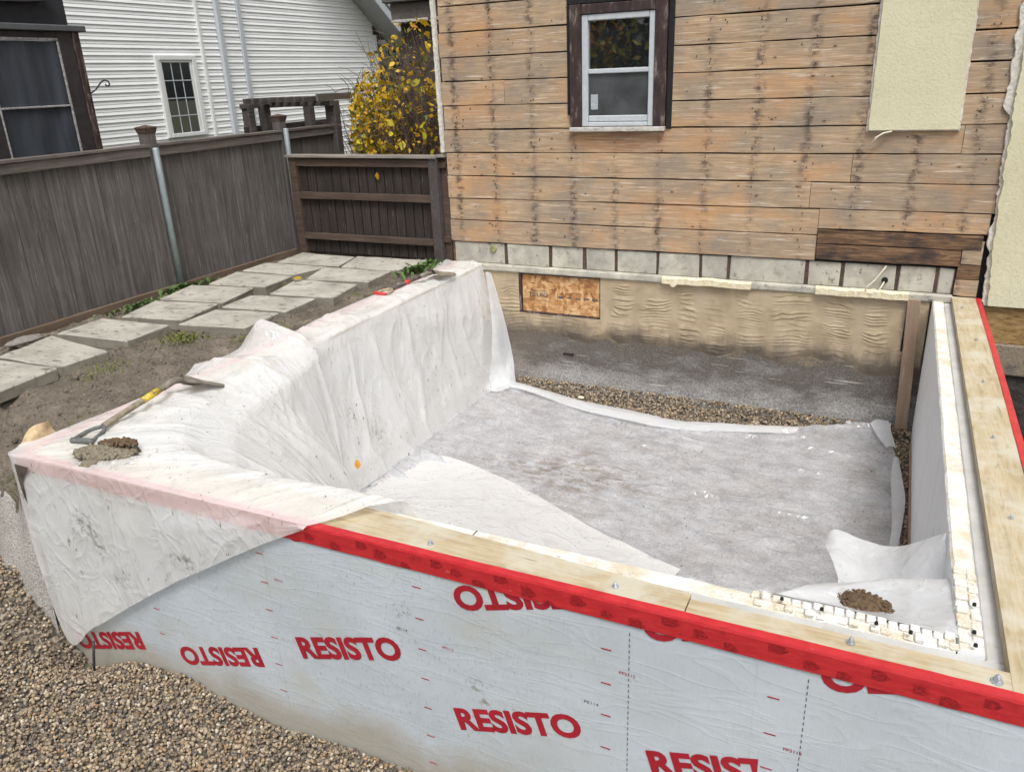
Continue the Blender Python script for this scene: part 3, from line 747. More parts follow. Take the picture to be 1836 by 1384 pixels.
for i, q in enumerate(PAV):
    bm = bmesh.new(); th = .055
    top = [bm.verts.new((x, y, .03 + random.uniform(-.006, .008))) for x, y in q]
    bot = [bm.verts.new((x + random.uniform(-.006, .006), y + random.uniform(-.006, .006), .03 - th - .02)) for x, y in q]
    bm.faces.new(top); bm.faces.new(bot[::-1])
    for k in range(4): bm.faces.new([top[k], bot[k], bot[(k + 1) % 4], top[(k + 1) % 4]])
    bmesh.ops.subdivide_edges(bm, edges=bm.edges[:], cuts=5, use_grid_fill=True)
    bmesh.ops.bevel(bm, geom=[e for e in bm.edges if e.is_manifold and e.calc_face_angle(0) > .5], offset=.006, segments=1, affect='EDGES')
    for v in bm.verts:
        s = float(fbm(np.array([v.co.x * 9 + i * 3]), np.array([v.co.y * 9 + v.co.z * 15]), 3)[0]) - .5
        k = 1 if v.co.z < .022 else .35
        v.co += Vector((s * .014 * k, s * .012 * k, s * .008))
    if i == 13:
        for v in bm.verts: v.co.z -= .10
    finish(bm, "paving_slab", 'paver', path)

# ================================================================== HOUSE with stripped wall
house = empty("house", (-1.4, 0, -.04), "old house with its wall stripped to brown board sheathing", "house")
core_z1 = 3.35
bm = bmesh.new()
box_bm(bm, -3.44, -2.345, .026, .30, .16, core_z1); box_bm(bm, -2.345, -1.585, .026, .30, .16, 1.085)
box_bm(bm, -2.345, -1.585, .026, .30, 1.985, core_z1); box_bm(bm, -1.585, 5.0, .026, .30, -.03, core_z1)
finish(bm, "shade_backing", 'felt_and_shade', house)  # black core added behind the boards: blocks light, paints their gaps dark
ZC = [.187, .373, .555, .740, .928, 1.110, 1.294, 1.480, 1.659, 1.843, 2.03, 2.215, 2.40, 2.585, 2.77, 2.955, 3.14, 3.325]
XL, XR = -3.462, .585
joints = {0: [], 1: [], 2: [-.55], 3: [-.30], 4: [.34], 5: [], 6: [-2.9], 7: [.1], 8: [], 9: [], 10: [-.9]}
gap = .008
def seg_board(c, x0, x1, z0=None, z1=None, mat='sheath', y=0.0):
    z0 = ZC[c] + gap / 2 if z0 is None else z0; z1 = ZC[c + 1] - gap / 2 if z1 is None else z1
    if x1 - x0 < .03: return
    wavy_board("sheathing_board", x0, x1, y + random.uniform(-.003, .002), .024, z0, z1, mat, house, .006)
nails = []
for c in range(len(ZC) - 1):
    zm = (ZC[c] + ZC[c + 1]) / 2
    xs = [XL + random.uniform(-.008, .006)] + joints.get(c, [random.uniform(-2.5, 0)]) + [XR + random.uniform(-.03, .01)]
    segs = []
    for a, b in zip(xs[:-1], xs[1:]): segs.append((a + .0015, b - .0015))
    if c == 0: segs = [(xs[0], -.478)]
    hole = ZC[c + 1] > 1.13 and ZC[c] < 1.97
    out = []
    for a, b in segs:
        if hole:
            if a < -2.345: out.append((a, min(b, -2.338)))
            if b > -1.56: out.append((max(a, -1.553), b))
        else: out.append((a, b))
    for a, b in out:
        if c == 1:
            if a < -.478: seg_board(c, a, -.478)
            seg_board(c, -.475, b, .419, None)
        else: seg_board(c, a, b)
        for k in range(-1, 13):
            xn = -3.011 + .3435 * k
            if a + .02 < xn < b - .02:
                for zn in (ZC[c] + .03, ZC[c + 1] - .03, zm):
                    if random.random() < .55: nails.append((xn + random.uniform(-.018, .018), zn + random.uniform(-.012, .012)))
        for _ in range(int((b - a) * 3)):
            nails.append((random.uniform(a + .02, b - .02), random.uniform(ZC[c] + .02, ZC[c + 1] - .02)))
# darker, older boards low on the right
seg_board(0, -.472, .548, .316, .412, 'rotten', -.012)
seg_board(0, -.472, .436, .204, .312, 'rotten', -.010)
seg_board(0, .442, .560, .222, .372, 'sheath', -.004)
seg_board(0, .430, .562, .118, .216, 'rotten', -.006)
seg_board(0, .428, .566, .005, .114, 'sheath', -.004)
bm = bmesh.new()
for x, z in nails:
    if -2.35 < x < -1.55 and 1.08 < z < 1.99: continue
    if c < 1: continue
    r = random.uniform(.0028, .0052)
    vs = [bm.verts.new((x + r * math.cos(t), -.0055, z + r * math.sin(t))) for t in [k * math.pi / 3 for k in range(6)]]
    vb = [bm.verts.new((x + r * math.cos(t), .004, z + r * math.sin(t))) for t in [k * math.pi / 3 for k in range(6)]]
    bm.faces.new(vs)
    for k in range(6): bm.faces.new([vs[k], vb[k], vb[(k + 1) % 6], vs[(k + 1) % 6]])
o = finish(bm, "nail_heads", 'nail', house); tag(o, kind='stuff')

# window
win = empty("window", (-1.96 + 1.4, 0, 1.53 + .04)); win.parent = house
WX0, WX1, WZ0, WZ1 = -2.335, -1.60, 1.092, 1.97
box("trim", WX0, WX0 + .088, -.030, .10, WZ0 + .03, WZ1, 'brown', win, .004)
box("trim", WX1 - .088, WX1, -.030, .10, WZ0 + .03, WZ1, 'brown', win, .004)
box("trim", WX0 + .089, WX1 - .089, -.028, .10, 1.903, WZ1 - .002, 'brown', win, .004)
box("trim", WX0 - .012, WX1 + .022, -.016, .10, WZ1 + .003, WZ1 + .06, 'felt_and_shade', win, .003)
box("sill", WX0 - .004, WX1 + .002, -.046, .12, WZ0 - .004, WZ0 + .028, 'white_peel', win, .004)
box("felt_strip", WX1 + .006, WX1 + .046, -.008, .03, WZ0 + .01, 2.3, 'felt_and_shade', win, .002)
box("felt_strip", WX0 - .030, WX0 - .004, -.006, .03, WZ0 + .12, 2.3, 'felt_and_shade', win, .002)
fx0, fx1, fz0, fz1 = -2.244, -1.690, 1.124, 1.900
def frame_piece(x0, x1, z0, z1, y0=-.018, y1=.06): box("sash_rail", x0, x1, y0, y1, z0, z1, 'sash', win, .005)
frame_piece(fx0, fx0 + .048, fz0, fz1); frame_piece(fx1 - .042, fx1, fz0, fz1)
frame_piece(fx0 + .049, fx1 - .043, fz1 - .042, fz1); frame_piece(fx0 + .049, fx1 - .043, fz0, fz0 + .03)
frame_piece(fx0 + .049, fx1 - .043, 1.497, 1.530, -.014); frame_piece(fx0 + .049, fx1 - .043, fz0 + .033, fz0 + .078, -.006)
box("pane", fx0 + .047, fx1 - .041, .012, .020, 1.528, fz1 - .040, 'glass', win, 0)
box("pane", fx0 + .047, fx1 - .041, .004, .010, fz0 + .076, 1.499, 'screen_glass', win, 0)
box("sticker", -2.178, -2.122, .0015, .0036, 1.245, 1.352, 'sticker', win, 0)

# cream stucco left on the wall: hanging patch and the side that is still covered
def ragged_slab(name, left, right_, z0, z1, y, mat, parent, n=60, jl=.01, jr=.01, jb=.006, th=.022, seed=0):
    zz = np.linspace(z0, z1, n); v = []; f = []
    for i, z in enumerate(zz):
        l = np.interp(z, *left) + (fbm(np.array([z * 26 + seed]), np.array([seed * 3.1]), 3)[0] - .5) * 2 * jl
        r = np.interp(z, *right_) + (fbm(np.array([z * 26 + seed + 50]), np.array([seed * 1.7]), 3)[0] - .5) * 2 * jr
        v += [(l, y, z), (r, y, z), (r + .004, y + th, z), (l - .004, y + th, z)]
    for i in range(n - 1):
        for k in range(4): f.append((i * 4 + k, i * 4 + (k + 1) % 4, i * 4 + 4 + (k + 1) % 4, i * 4 + 4 + k))
    f.append((3, 2, 1, 0)); b = (n - 1) * 4; f.append((b, b + 1, b + 2, b + 3))
    return pyd(name, v, f, mat, parent)
ragged_slab("stucco_patch", ([1.083, 3.3], [-.222, -.236]), ([1.083, 3.3], [.300, .278]), 1.083, 3.3, -.030, 'stucco', house, 120, .004, .005, th=.028, seed=1)
ragged_slab("torn_plaster_edge", ([1.08, 3.3], [-.236, -.248]), ([1.08, 3.3], [.310, .288]), 1.074, 3.3, -.012, 'plaster', house, 120, .007, .007, th=.012, seed=4)
ragged_slab("stucco_side", ([-.04, .25, .55, .9, 1.3, 3.3], [.640, .615, .60, .592, .585, .56]), ([-.04, 3.3], [5, 5]), -.040, 3.3, -.042, 'stucco', house, 170, .014, .0, th=.06, seed=2)
ragged_slab("torn_plaster_edge", ([-.045, .2, .45, .5, .8, 1.15, 1.2, 3.3], [.60, .605, .575, .59, .585, .575, .535, .528]), ([-.045, 3.3], [.68, .62]), -.045, 3.3, -.020, 'plaster', house, 170, .022, .0, th=.012, seed=3)
# loose wire under the patch
tube("loose_wire", [(-.08, -.03, 1.075), (-.13, -.05, 1.065), (-.17, -.07, 1.04), (-.185, -.075, 1.005)], .006, 'wire', house, 6)
tube("loose_wire", [(-.09, -.03, 1.073), (-.15, -.04, 1.05), (-.19, -.06, 1.012)], .004, 'wire', house, 6)

# ledge with parged blocks between lath strips
JX = [-3.46, -2.946, -2.541, -2.24, -1.968, -1.632, -1.294, -1.084, -.524, -.286, .073, .315, .425]
for a, b in zip(JX[:-1], JX[1:]):
    w = random.choice([.010, .013, .016])
    box("parged_block", a + w, b - w, .012 + random.uniform(-.003, .004), .20, .008, .183, 'block', house, .006, .003)
    box("lath_strip", b - w - .004, b + w + .004, .019, .20, .006, .182, 'gate_rail', house, .002)
box("lath_strip", -3.466, -3.43, .02, .20, .006, .182, 'rotten', house, .002)
box("ledge", -3.47, .43, -.034, .20, -.045, .006, 'block', house, .008, .004)
# cap on the block wall
bm = bmesh.new(); bmesh.ops.create_cone(bm, cap_ends=True, segments=18, radius1=.034, radius2=.030, depth=.02, matrix=Matrix.Translation((-3.07, .010, .135)) @ Matrix.Rotation(math.pi / 2, 4, 'X'))
finish(bm, "round_cap", 'cap_green', house, .003)
bm = bmesh.new(); bmesh.ops.create_cone(bm, cap_ends=True, segments=14, radius1=.021, radius2=.021, depth=.02, matrix=Matrix.Translation((-.003, .006, .078)) @ Matrix.Rotation(math.pi / 2, 4, 'X'))
finish(bm, "drilled_hole", 'felt_and_shade', house)
cabl = [(-.005, .0, .18), (-.03, -.03, .14), (-.075, -.05, .075), (-.115, -.055, .03), (-.105, -.055, .0), (-.06, -.055, -.008), (-.03, -.045, .02), (-.005, -.01, .07)]
tube("cable_loop", crom(np.array(cabl), 26), .0055, 'wire', house, 7)
for a, b, sd in ((-1.575, -.90, 1), (-.445, .16, 2)):
    nn = 34; v = []; f = []
    for i in range(nn):
        x = a + (b - a) * i / (nn - 1); k = (fbm(np.array([x * 16 + sd]), np.array([sd * 2.2]), 3)[0] - .5)
        zt = .012 + k * .022; zb = -.042 + k * .012
        if sd == 1 and .10 < i / nn < .16: zb -= .022
        v += [(x, -.056, zb), (x, -.060, zt - .01), (x, -.045, zt), (x, -.02, zt), (x, -.02, zb)]
    for i in range(nn - 1):
        for k in range(5): f.append((i * 5 + k, i * 5 + (k + 1) % 5, i * 5 + 5 + (k + 1) % 5, i * 5 + 5 + k))
    f += [(4, 3, 2, 1, 0), tuple((nn - 1) * 5 + k for k in range(5))]
    pyd("foam_strip", v, f, 'yfoam', house)

# tan parged upper foundation with trowel ridges (relief), opening for the boarded basement window
nx, nz = 760, 150
ux = np.linspace(-3.49, .30, nx); uz = np.linspace(-.66, -.045, nz)
UX, UZ = np.meshgrid(ux, uz, indexing='ij')
cellw = np.cumsum(rng.uniform(.16, .36, 24)) - 3.6
D = np.zeros_like(UX)
UX0, UZ0 = UX, UZ
UX = UX0 + .10 * (fbm(UX0 * 2.5, UZ0 * 5 + 3, 3) - .5); UZ = UZ0 + .10 * (fbm(UX0 * 2.2 + 8, UZ0 * 2, 3) - .5)
for ci in range(len(cellw) - 1):
    a, b = cellw[ci], cellw[ci + 1]
    for row in range(5):
        z1 = -.055 - row * .108 + rng.uniform(-.03, .02); z0 = z1 - rng.uniform(.09, .125)
        l = a + rng.uniform(.0, .03); r = b - rng.uniform(.0, .04)
        msk = sstep(l, l + .07, UX + .04 * fbm(UX * 9, UZ * 30, 2)) * sstep(r, r - .07, UX + .04 * fbm(UX * 9, UZ * 30 + 7, 2)) * sstep(z0 - .004, z0 + .008, UZ) * sstep(z1 + .004, z1 - .008, UZ)
        per = rng.uniform(.020, .046); bow = rng.uniform(-.05, .07); skip = rng.random()
        ph = (UZ - z1 + bow * ((UX - (l + r) / 2) / (r - l + .01)) ** 2 + .030 * (fbm(UX * 8 + ci * 7, UZ * 8 + row * 5, 4) - .5) * 2) / per
        fr = ph - np.floor(ph)
        saw = np.where(fr < .16, fr / .16, (1 - fr) / .84)
        amp = rng.uniform(.003, .009) * sstep(.18, .46, fbm(UX * 6 + 3 + ci, UZ * 12, 3)) * (0.6 if skip < .2 else 1.0)
        D += msk * saw * amp
UX, UZ = UX0, UZ0
D += .006 * (fbm(UX * 4, UZ * 4, 4) - .5)
edge = sstep(-.50, -.62, UZ + .07 * (fbm(UX * 4.5, UZ * 2, 4) - .5) * 2)
D = D * (1 - .8 * edge)
Yp = -.014 - D + .020 * edge
opening = (UX > -2.822) & (UX < -2.092) & (UZ > -.395) & (UZ < -.04)
Pp = np.stack([UX, Yp, UZ], -1)
o = grid_obj("parging_coat", Pp, 'tan', house, True)
bm = bmesh.new(); bm.from_mesh(o.data)
kill = [fc for fc in bm.faces if -2.822 < fc.calc_center_median().x < -2.092 and -.395 < fc.calc_center_median().z]
bmesh.ops.delete(bm, geom=kill, context='FACES'); bm.to_mesh(o.data); bm.free()
# dark stained lower concrete
nx, nz = 260, 90
ux = np.linspace(-3.49, .62, nx); uz = np.linspace(-1.2, -.50, nz)
UX, UZ = np.meshgrid(ux, uz, indexing='ij')
Yc = .002 + .006 * (fbm(UX * 5, UZ * 8, 4) - .5) - .012 * sstep(-.86, -1.0, UZ)
grid_obj("stained_foundation", np.stack([UX, Yc, UZ], -1), 'stain', house, True)
box("foundation_core", -3.49, .62, .03, .3, -1.25, -.05, 'stain', house, 0)
for x0, x1, z in ((-2.43, -2.33, -.735),):
    box("scrap_slot", x0, x1, -.008, .01, z - .008, z + .006, 'felt_and_shade', house, .002)
# boarded basement window
bwin = empty("basement_window", (-2.457 + 1.4, 0, -.22 + .04)); bwin.parent = house
box("osb_board", -2.800, -2.100, .004, .016, -.385, -.060, 'osb', bwin, .002)
box("window_frame", -2.826, -2.802, -.018, .03, -.395, -.047, 'brown', bwin, .003)
box("window_frame", -2.099, -2.089, -.014, .03, -.395, -.047, 'brown', bwin, .003)
box("window_frame", -2.801, -2.100, -.016, .03, -.400, -.386, 'brown', bwin, .003)
box("window_frame", -2.801, -2.100, -.016, .03, -.0595, -.047, 'brown', bwin, .003)
bm = text_mesh("TOLKO", .052, .0012); 
for v in bm.verts: v.co = Vector((v.co.x - 2.655, .0025, v.co.y - .232))
tag(finish(bm, "board_lettering", 'black_print', bwin), kind="stuff")
bm = bmesh.new()
for zz in (-.196, -.203): box_bm(bm, -2.73, -2.565, .0026, .0036, zz - .001, zz + .001)
box_bm(bm, -2.48, -2.476, .0026, .0036, -.285, -.20)
for k in range(5): box_bm(bm, -2.47 + .075 * k, -2.42 + .075 * k, .0026, .0036, -.252 + .006 * (k % 2), -.232 - .004 * (k % 3))
for k in range(9): box_bm(bm, -2.74 + .022 * k, -2.728 + .022 * k, .0026, .0036, -.287, -.281)
tag(finish(bm, "board_lettering", 'black_print', bwin), kind="stuff")
# plank and OSB sliver where the new wall meets the house
box("osb_sliver", .170, .222, -.022, -.012, -.40, -.055, 'osb_dark', house, .002)
box("frame_sliver", .158, .170, -.03, -.010, -.42, -.05, 'felt_and_shade', house, .002)
wavy_board("upright_plank", .2, .285, -.062, -.024, -1.06, -.045, 'plank', house, .003, 'x', step=.03) if False else None
pl = wavy_board("upright_plank", -.0, .03, -.085, -.0, -1.07, -.035, 'plank', house, .003, 'z')
pl.data.transform(Matrix.Translation((.222, -.026, 0)) @ Matrix.Rotation(math.radians(-90), 4, 'Z') @ Matrix.Translation((0, 0, 0)))
for v in pl.data.vertices: v.co.x += .020 - .024 * ((v.co.z + .035) / -1.03) * -1.6
# right of the new wall: covered basement opening, rough concrete
box("covered_opening", .60, 3.0, -.01, .012, -.30, -.035, 'osb_dark', house, .002)
box("rough_foundation", .605, 3.0, -.03, .03, -.52, -.302, 'stain', house, .01)
box("rough_foundation", .605, 3.0, -.005, .03, -1.15, -.522, 'dark_soil', house, .01)
# corner strip of stucco left at the house edge, seen side-on
ragged_slab("torn_plaster_edge", ([.95, 3.3], [-3.505, -3.525]), ([.95, 3.3], [-3.478, -3.492]), .93, 3.3, -.018, 'plaster', house, 120, .006, .004, th=.03, seed=8)
box("side_wall", -3.47, -3.452, .031, 6.0, -.06, 3.35, 'stucco', house, .002)

# ================================================================== NEW FOUNDATION (insulated concrete walls)
fnd = empty("foundation", (-1.4, -2.0, -1.1), "new insulated concrete foundation wrapped in white printed membrane with red tape", "foundation")
ZT = 0.0; ZB = -1.3
# front wall
box("concrete_core", -3.38, .62, -4.045, -3.872, ZB, -.046, 'core', fnd, .004)
box("concrete_core", .382, .570, -3.871, -.02, ZB, -.0465, 'core', fnd, .004)
box("concrete_core", -3.44, -3.258, -3.871, -.02, ZB, -.03, 'core', fnd, .004)
def foam_bar(x0, x1, y0, y1, z1, along, face='foam'):
    nn = 90; v = []; f = []
    for i in range(nn):
        t = i / (nn - 1); sd = (x0 + y0) * 13
        j = [(fbm(np.array([t * 50 + sd + 20 * k]), np.array([k * 3.3]), 3)[0] - .5) for k in range(4)]
        zt = z1 + j[0] * .010
        if along == 'x':
            x = x0 + (x1 - x0) * t
            v += [(x, y0 + .004 + j[1] * .006, ZB), (x, y0 + j[1] * .008, zt - .008), (x, y0 + .008, zt), (x, y1 - .008, zt), (x, y1 + j[2] * .006, zt - .008), (x, y1, ZB)]
        else:
            y = y0 + (y1 - y0) * t
            v += [(x0, y, ZB), (x0 + j[1] * .005, y, zt - .008), (x0 + .008 + j[3] * .006, y, zt), (x1 - .008, y, zt), (x1 + j[2] * .006, y, zt - .008), (x1, y, ZB)]
    for i in range(nn - 1):
        for k in range(6): f.append((i * 6 + k, i * 6 + (k + 1) % 6, i * 6 + 6 + (k + 1) % 6, i * 6 + 6 + k))
    f += [tuple(range(5, -1, -1)), tuple((nn - 1) * 6 + k for k in range(6))]
    o = pyd("foam_panel", v, f, 'foam', fnd)
    o.data.materials.append(MAT['foam_face'])
    bm = bmesh.new(); bm.from_mesh(o.data); bmesh.ops.recalc_face_normals(bm, faces=bm.faces); bm.to_mesh(o.data); bm.free()
    for p in o.data.polygons:
        if abs(p.normal.z) < .5 and p.area > .01: p.material_index = 1
    return o
foam_bar(-3.17, .308, -3.870, -3.806, -.040, 'x')
foam_bar(.311, .380, -3.870, -.03, -.036, 'y')
foam_bar(-3.256, -3.185, -3.805, -.03, -.024, 'y')
# interlocking nubs near the right-hand inside corner
def nub(x, y, w, d, h, m='foam'): box("foam_nub", x - w / 2, x + w / 2, y - d / 2, y + d / 2, -.046, -.046 + h, m, fnd, .0025, .0015)
k = 0; x = -.245
while x < .305:
    h = .016 if random.random() < .5 else .026
    nub(x, -3.823, .0255, .030, h * .6 + .004); 
    if k % 3 != 1: nub(x + .012, -3.854, .0265, .028, .015 if k % 2 else .009)
    x += .0285 + random.uniform(0, .003); k += 1
y = -3.82; k = 0
while y < -3.45:
    nub(.330, y, .034, .031, .014 if k % 2 else .020); 
    nub(.364, y + .012, .028, .030, .018 if k % 2 else .013)
    y += .036; k += 1
# little dark gaps between nubs
for gxp, gyp in ((-.165, -3.846), (-.05, -3.853), (.10, -3.862), (.19, -3.868), (.352, -3.80), (.352, -3.86), (.360, -3.66)):
    bm = bmesh.new(); bmesh.ops.create_cone(bm, cap_ends=True, segments=10, radius1=.006, radius2=.005, depth=.008, matrix=Matrix.Translation((gxp, gyp, -.014)))
    finish(bm, "foam_hole", 'felt_and_shade', fnd)
for fx_ in (-1.236,): box('foam_joint', fx_ - .0015, fx_ + .0015, -3.8715, -3.812, -.07, -.0385, 'felt_and_shade', fnd, 0)
# sill plates
sp_ = wavy_board("sill_plate", -3.40, -.42, -4.058, -3.966, -.044, ZT, 'plate_x', fnd, .0025, 'x', .004)
for v in sp_.data.vertices:                        # this plate is ripped wider towards the left
    if v.co.y > -4.0: v.co.y += float(np.interp(v.co.x, [-3.4, -1.6, -.42], [.092, .088, .022]))
wavy_board("sill_plate", -.416, .432, -4.058, -3.966, -.044, ZT - .001, 'plate_x', fnd, .0025, 'x', .004)
wavy_board("sill_plate", .424, .580, -4.056, -1.86, -.044, ZT, 'plate_y', fnd, .002, 'y', .004)
wavy_board("sill_plate", .424, .580, -1.856, -.01, -.044, ZT - .002, 'plate_y', fnd, .002, 'y', .004)
wavy_board("sill_plate", -3.435, -3.31, -3.96, -.01, -.030, ZT - .002, 'plate_y', fnd, .002, 'y', .004)
# membrane panels, each lapping the next
SE = [-3.452, -2.72, -2.045, -1.366, -.672, -.165, .61]
for i, (a, b) in enumerate(zip(SE[:-1], SE[1:])):
    nn, mm = 40, 40
    X, Z = np.meshgrid(np.linspace(a - (.03 if i else 0), b, nn), np.linspace(ZB, -.012, mm), indexing='ij')
    lap = .0012 * (i % 2)
    Y = -4.070 - lap - .0012 * (fbm(X * 3.2 + i, Z * 9, 3) - .5)
    o = grid_obj("membrane_panel", np.stack([X, Y, Z], -1), 'membrane', fnd, True, flip=False)
X, Z = np.meshgrid(np.linspace(-4.07, -.0, 60), np.linspace(ZB, -.012, 20), indexing='ij')
grid_obj("membrane_panel", np.stack([np.full_like(X, -3.452), X, Z], -1), 'membrane', fnd, True)
grid_obj("membrane_panel", np.stack([np.full_like(X, .606), X, Z], -1), 'membrane', fnd, True)
# red tape folded over the top edge
def tape(path, nrm, name="red_tape", wf=.072, wt=.030):
    # path: list of points on the outer top edge; nrm: outward normal
    P = crom(np.array(path, float), 120); n_ = np.array(nrm, float); v = []; f = []
    for i, p in enumerate(P):
        t = i / 119 * 40
        j = (fbm(np.array([t]), np.array([len(path) * 3.3 + nrm[0]]), 3)[0] - .5); j2 = (fbm(np.array([t + 50]), np.array([1.3]), 3)[0] - .5)
        a = p + n_ * .004 + np.array([0, 0, -wf + j * .004]); b = p + n_ * .004 + np.array([0, 0, -.006 + j2 * .003])
        c = p + n_ * .001 + np.array([0, 0, .0025]); d = p - n_ * (wt + j2 * .005) + np.array([0, 0, .0025]); e = p - n_ * (wt + j2 * .005) + np.array([0, 0, -.002])
        v += [a, b, c, d, e]
    for i in range(119):
        for k in range(4): f.append((i * 5 + k, i * 5 + k + 1, i * 5 + 6 + k, i * 5 + 5 + k))
    return pyd(name, v, f, 'tape', fnd)
tape([(-3.455, -4.072, 0), (-2.4, -4.072, 0), (-1.2, -4.072, 0), (.0, -4.072, 0), (.61, -4.072, 0)], (0, -1, 0))
tape([(.606, -4.07, 0), (.606, -2.5, 0), (.603, -1.2, 0), (.592, -.02, 0)], (1, 0, 0), wt=.028)
tape([(-3.452, -4.05, 0), (-3.452, -2.5, 0), (-3.452, -1.2, 0), (-3.452, -.02, 0)], (-1, 0, 0), wt=.055)
# stamped emblems on the tape: small arrow-ended badges
def badge(x, z, s=.026, cut=0):
    bm = bmesh.new()
    pts = [(-1.1, -.75), (.35, -.75), (1.15, -.15), (.45, .62), (-.2, .82), (-1.1, .70)]
    vs = [bm.verts.new((x + a * s, -4.0768, z + b * s)) for a, b in pts]; bm.faces.new(vs)
    clip_bm(bm, (0, 0, -.0085), (0, 0, 1)); clip_bm(bm, (0, 0, -.0705), (0, 0, -1))
    if bm.faces: finish(bm, "tape_emblem", 'tape_print', fnd)
    else: bm.free()
x = -1.86
k = 0
while x < .56:
    badge(x, (-.024, -.045, -.062)[k % 3] + random.uniform(-.008, .008), random.uniform(.018, .026)); x += (.085, .085, .095)[k % 3] + random.uniform(-.02, .035); k += 1
# anchor bolts with washers
for bx, by, sc in ((-1.315, -4.006, 1), (-.646, -4.0, 1), (.038, -4.0, 1.1), (.389, -4.017, 1.4), (.472, -.293, .8), (.512, -.989, .8), (.504, -1.697, .8), (.495, -2.397, .8), (.50, -3.1, .8), (-2.0, -4.0, 1)):
    bm = bmesh.new(); sc *= .78
    M0 = Matrix.Translation((bx, by, .002))
    bmesh.ops.create_cone(bm, cap_ends=True, segments=16, radius1=.0135 * sc, radius2=.0135 * sc, depth=.004, matrix=M0)
    bmesh.ops.create_cone(bm, cap_ends=True, segments=6, radius1=.0085 * sc, radius2=.0082 * sc, depth=.010 * sc, matrix=Matrix.Translation((bx, by, .0045 + .005 * sc)))
    bmesh.ops.create_uvsphere(bm, u_segments=8, v_segments=5, radius=.0062 * sc, matrix=Matrix.Translation((bx, by, .006 + .010 * sc)))
    finish(bm, "anchor_bolt", 'steel', fnd, 0, False)
# printed lettering on the membrane
TILT = math.radians(17)
def wall_text(body, cx, cz, L, H, rot, mat='print', off=.0017, clipx=None, spacing=1.0, bold=.042):
    bm = text_mesh(body, 1.0, bold, spacing)
    w, h = bm_size(bm)
    for v in bm.verts:
        a, b = v.co.x * L / w, v.co.y * H / h
        v.co = Vector((cx + a * math.cos(rot) - b * math.sin(rot), -4.0728, cz + a * math.sin(rot) + b * math.cos(rot)))
    clip_bm(bm, (0, 0, -.02), (0, 0, 1))
    if clipx is not None: clip_bm(bm, (clipx, 0, 0), (1, 0, 0))
    if not bm.faces: bm.free(); return
    if len(body) < 7:
        tag(finish(bm, "small_print", mat, fnd), kind="stuff"); return
    left = set(bm.faces)
    while left:                                   # every letter a part of its own
        st = [left.pop()]; comp = [st[0]]
        while st:
            f = st.pop()
            for e in f.edges:
                for g in e.link_faces:
                    if g in left: left.discard(g); st.append(g); comp.append(g)
        nb_ = bmesh.new(); mp = {}
        for f in comp:
            for v in f.verts:
                if v not in mp: mp[v] = nb_.verts.new(v.co)
            try: nb_.faces.new([mp[v] for v in f.verts])
            except ValueError: pass
        finish(nb_, "letter", mat, fnd)
    bm.free()
W = "RESISTO"
wall_text(W, -1.690, -.516, .515, .103, TILT)
wall_text(W, -.980, -.610, .505, .100, TILT)
wall_text(W, -.262, -.520, .500, .100, TILT, clipx=-.167)
wall_text(W, -2.402, -.786, .515, .098, TILT + math.pi)
wall_text(W, -3.140, -.932, .515, .098, TILT + math.pi)
wall_text(W, -.948, -.072, .515, .100, TILT + math.pi)
wall_text(W, -1.672, .028, .515, .100, TILT + math.pi)
wall_text(W, -.288, .008, .515, .100, TILT + math.pi)
wall_text(W, .222, -.006, .515, .100, TILT + math.pi)
wall_text("PP2112", -.580, -.262, .052, .011, 0, bold=.0)
wall_text("PP2112", -.075, -.372, .052, .011, 0, bold=.0)
wall_text("PP2112", -1.236, -.372, .045, .011, 0, bold=.0)
wall_text("PP2112", -1.985, -.285, .040, .010, 0, bold=.0)
wall_text("PE114", -.700, -.420, .050, .011, 0, 'black_print', bold=.0)
wall_text("PE114", -1.425, -.345, .045, .011, 0, 'black_print', bold=.0)
bm = bmesh.new()
for xs, zs in ((-1.345, (-.143, -.277, -.411, -.544, -.680, -.815, -.95)), (-.650, (-.187, -.322, -.453, -.592, -.73)), (-.143, (-.198, -.333, -.466)), (-2.062, (-.181, -.314, -.446, -.581, -.716, -.851)), (-2.74, (-.50, -.635, -.77))):
    for z in zs: box_bm(bm, xs - .017, xs + .017, -4.0726, -4.0722, z - .002, z + .002)
tag(finish(bm, "print_marks", 'print', fnd), kind="stuff")
bm = bmesh.new()
for xs in (-.575, -.055):
    z = -.10
    while z > -.9:
        box_bm(bm, xs - .0012, xs + .0012, -4.0726, -4.0722, z - .012, z); z -= .022
tag(finish(bm, "seam_marks", 'black_print', fnd), kind="stuff")
# dark membrane flap hanging at the front-left corner
cf = np.array([[(-3.455, -4.082, -.03), (-3.40, -4.093, -.025), (-3.32, -4.092, -.028)], [(-3.462, -4.078, -.10), (-3.405, -4.095, -.10), (-3.385, -4.092, -.10)],
               [(-3.462, -4.078, -.19), (-3.425, -4.090, -.19), (-3.40, -4.090, -.18)], [(-3.458, -4.075, -.30), (-3.435, -4.088, -.31), (-3.42, -4.088, -.30)]], float)
cf[..., 1] -= .014
CF = crom(cf, 16); CF = np.moveaxis(crom(np.moveaxis(CF, 1, 0), 12), 0, 1)
grid_obj("corner_flap", CF, 'dark_flap', fnd)

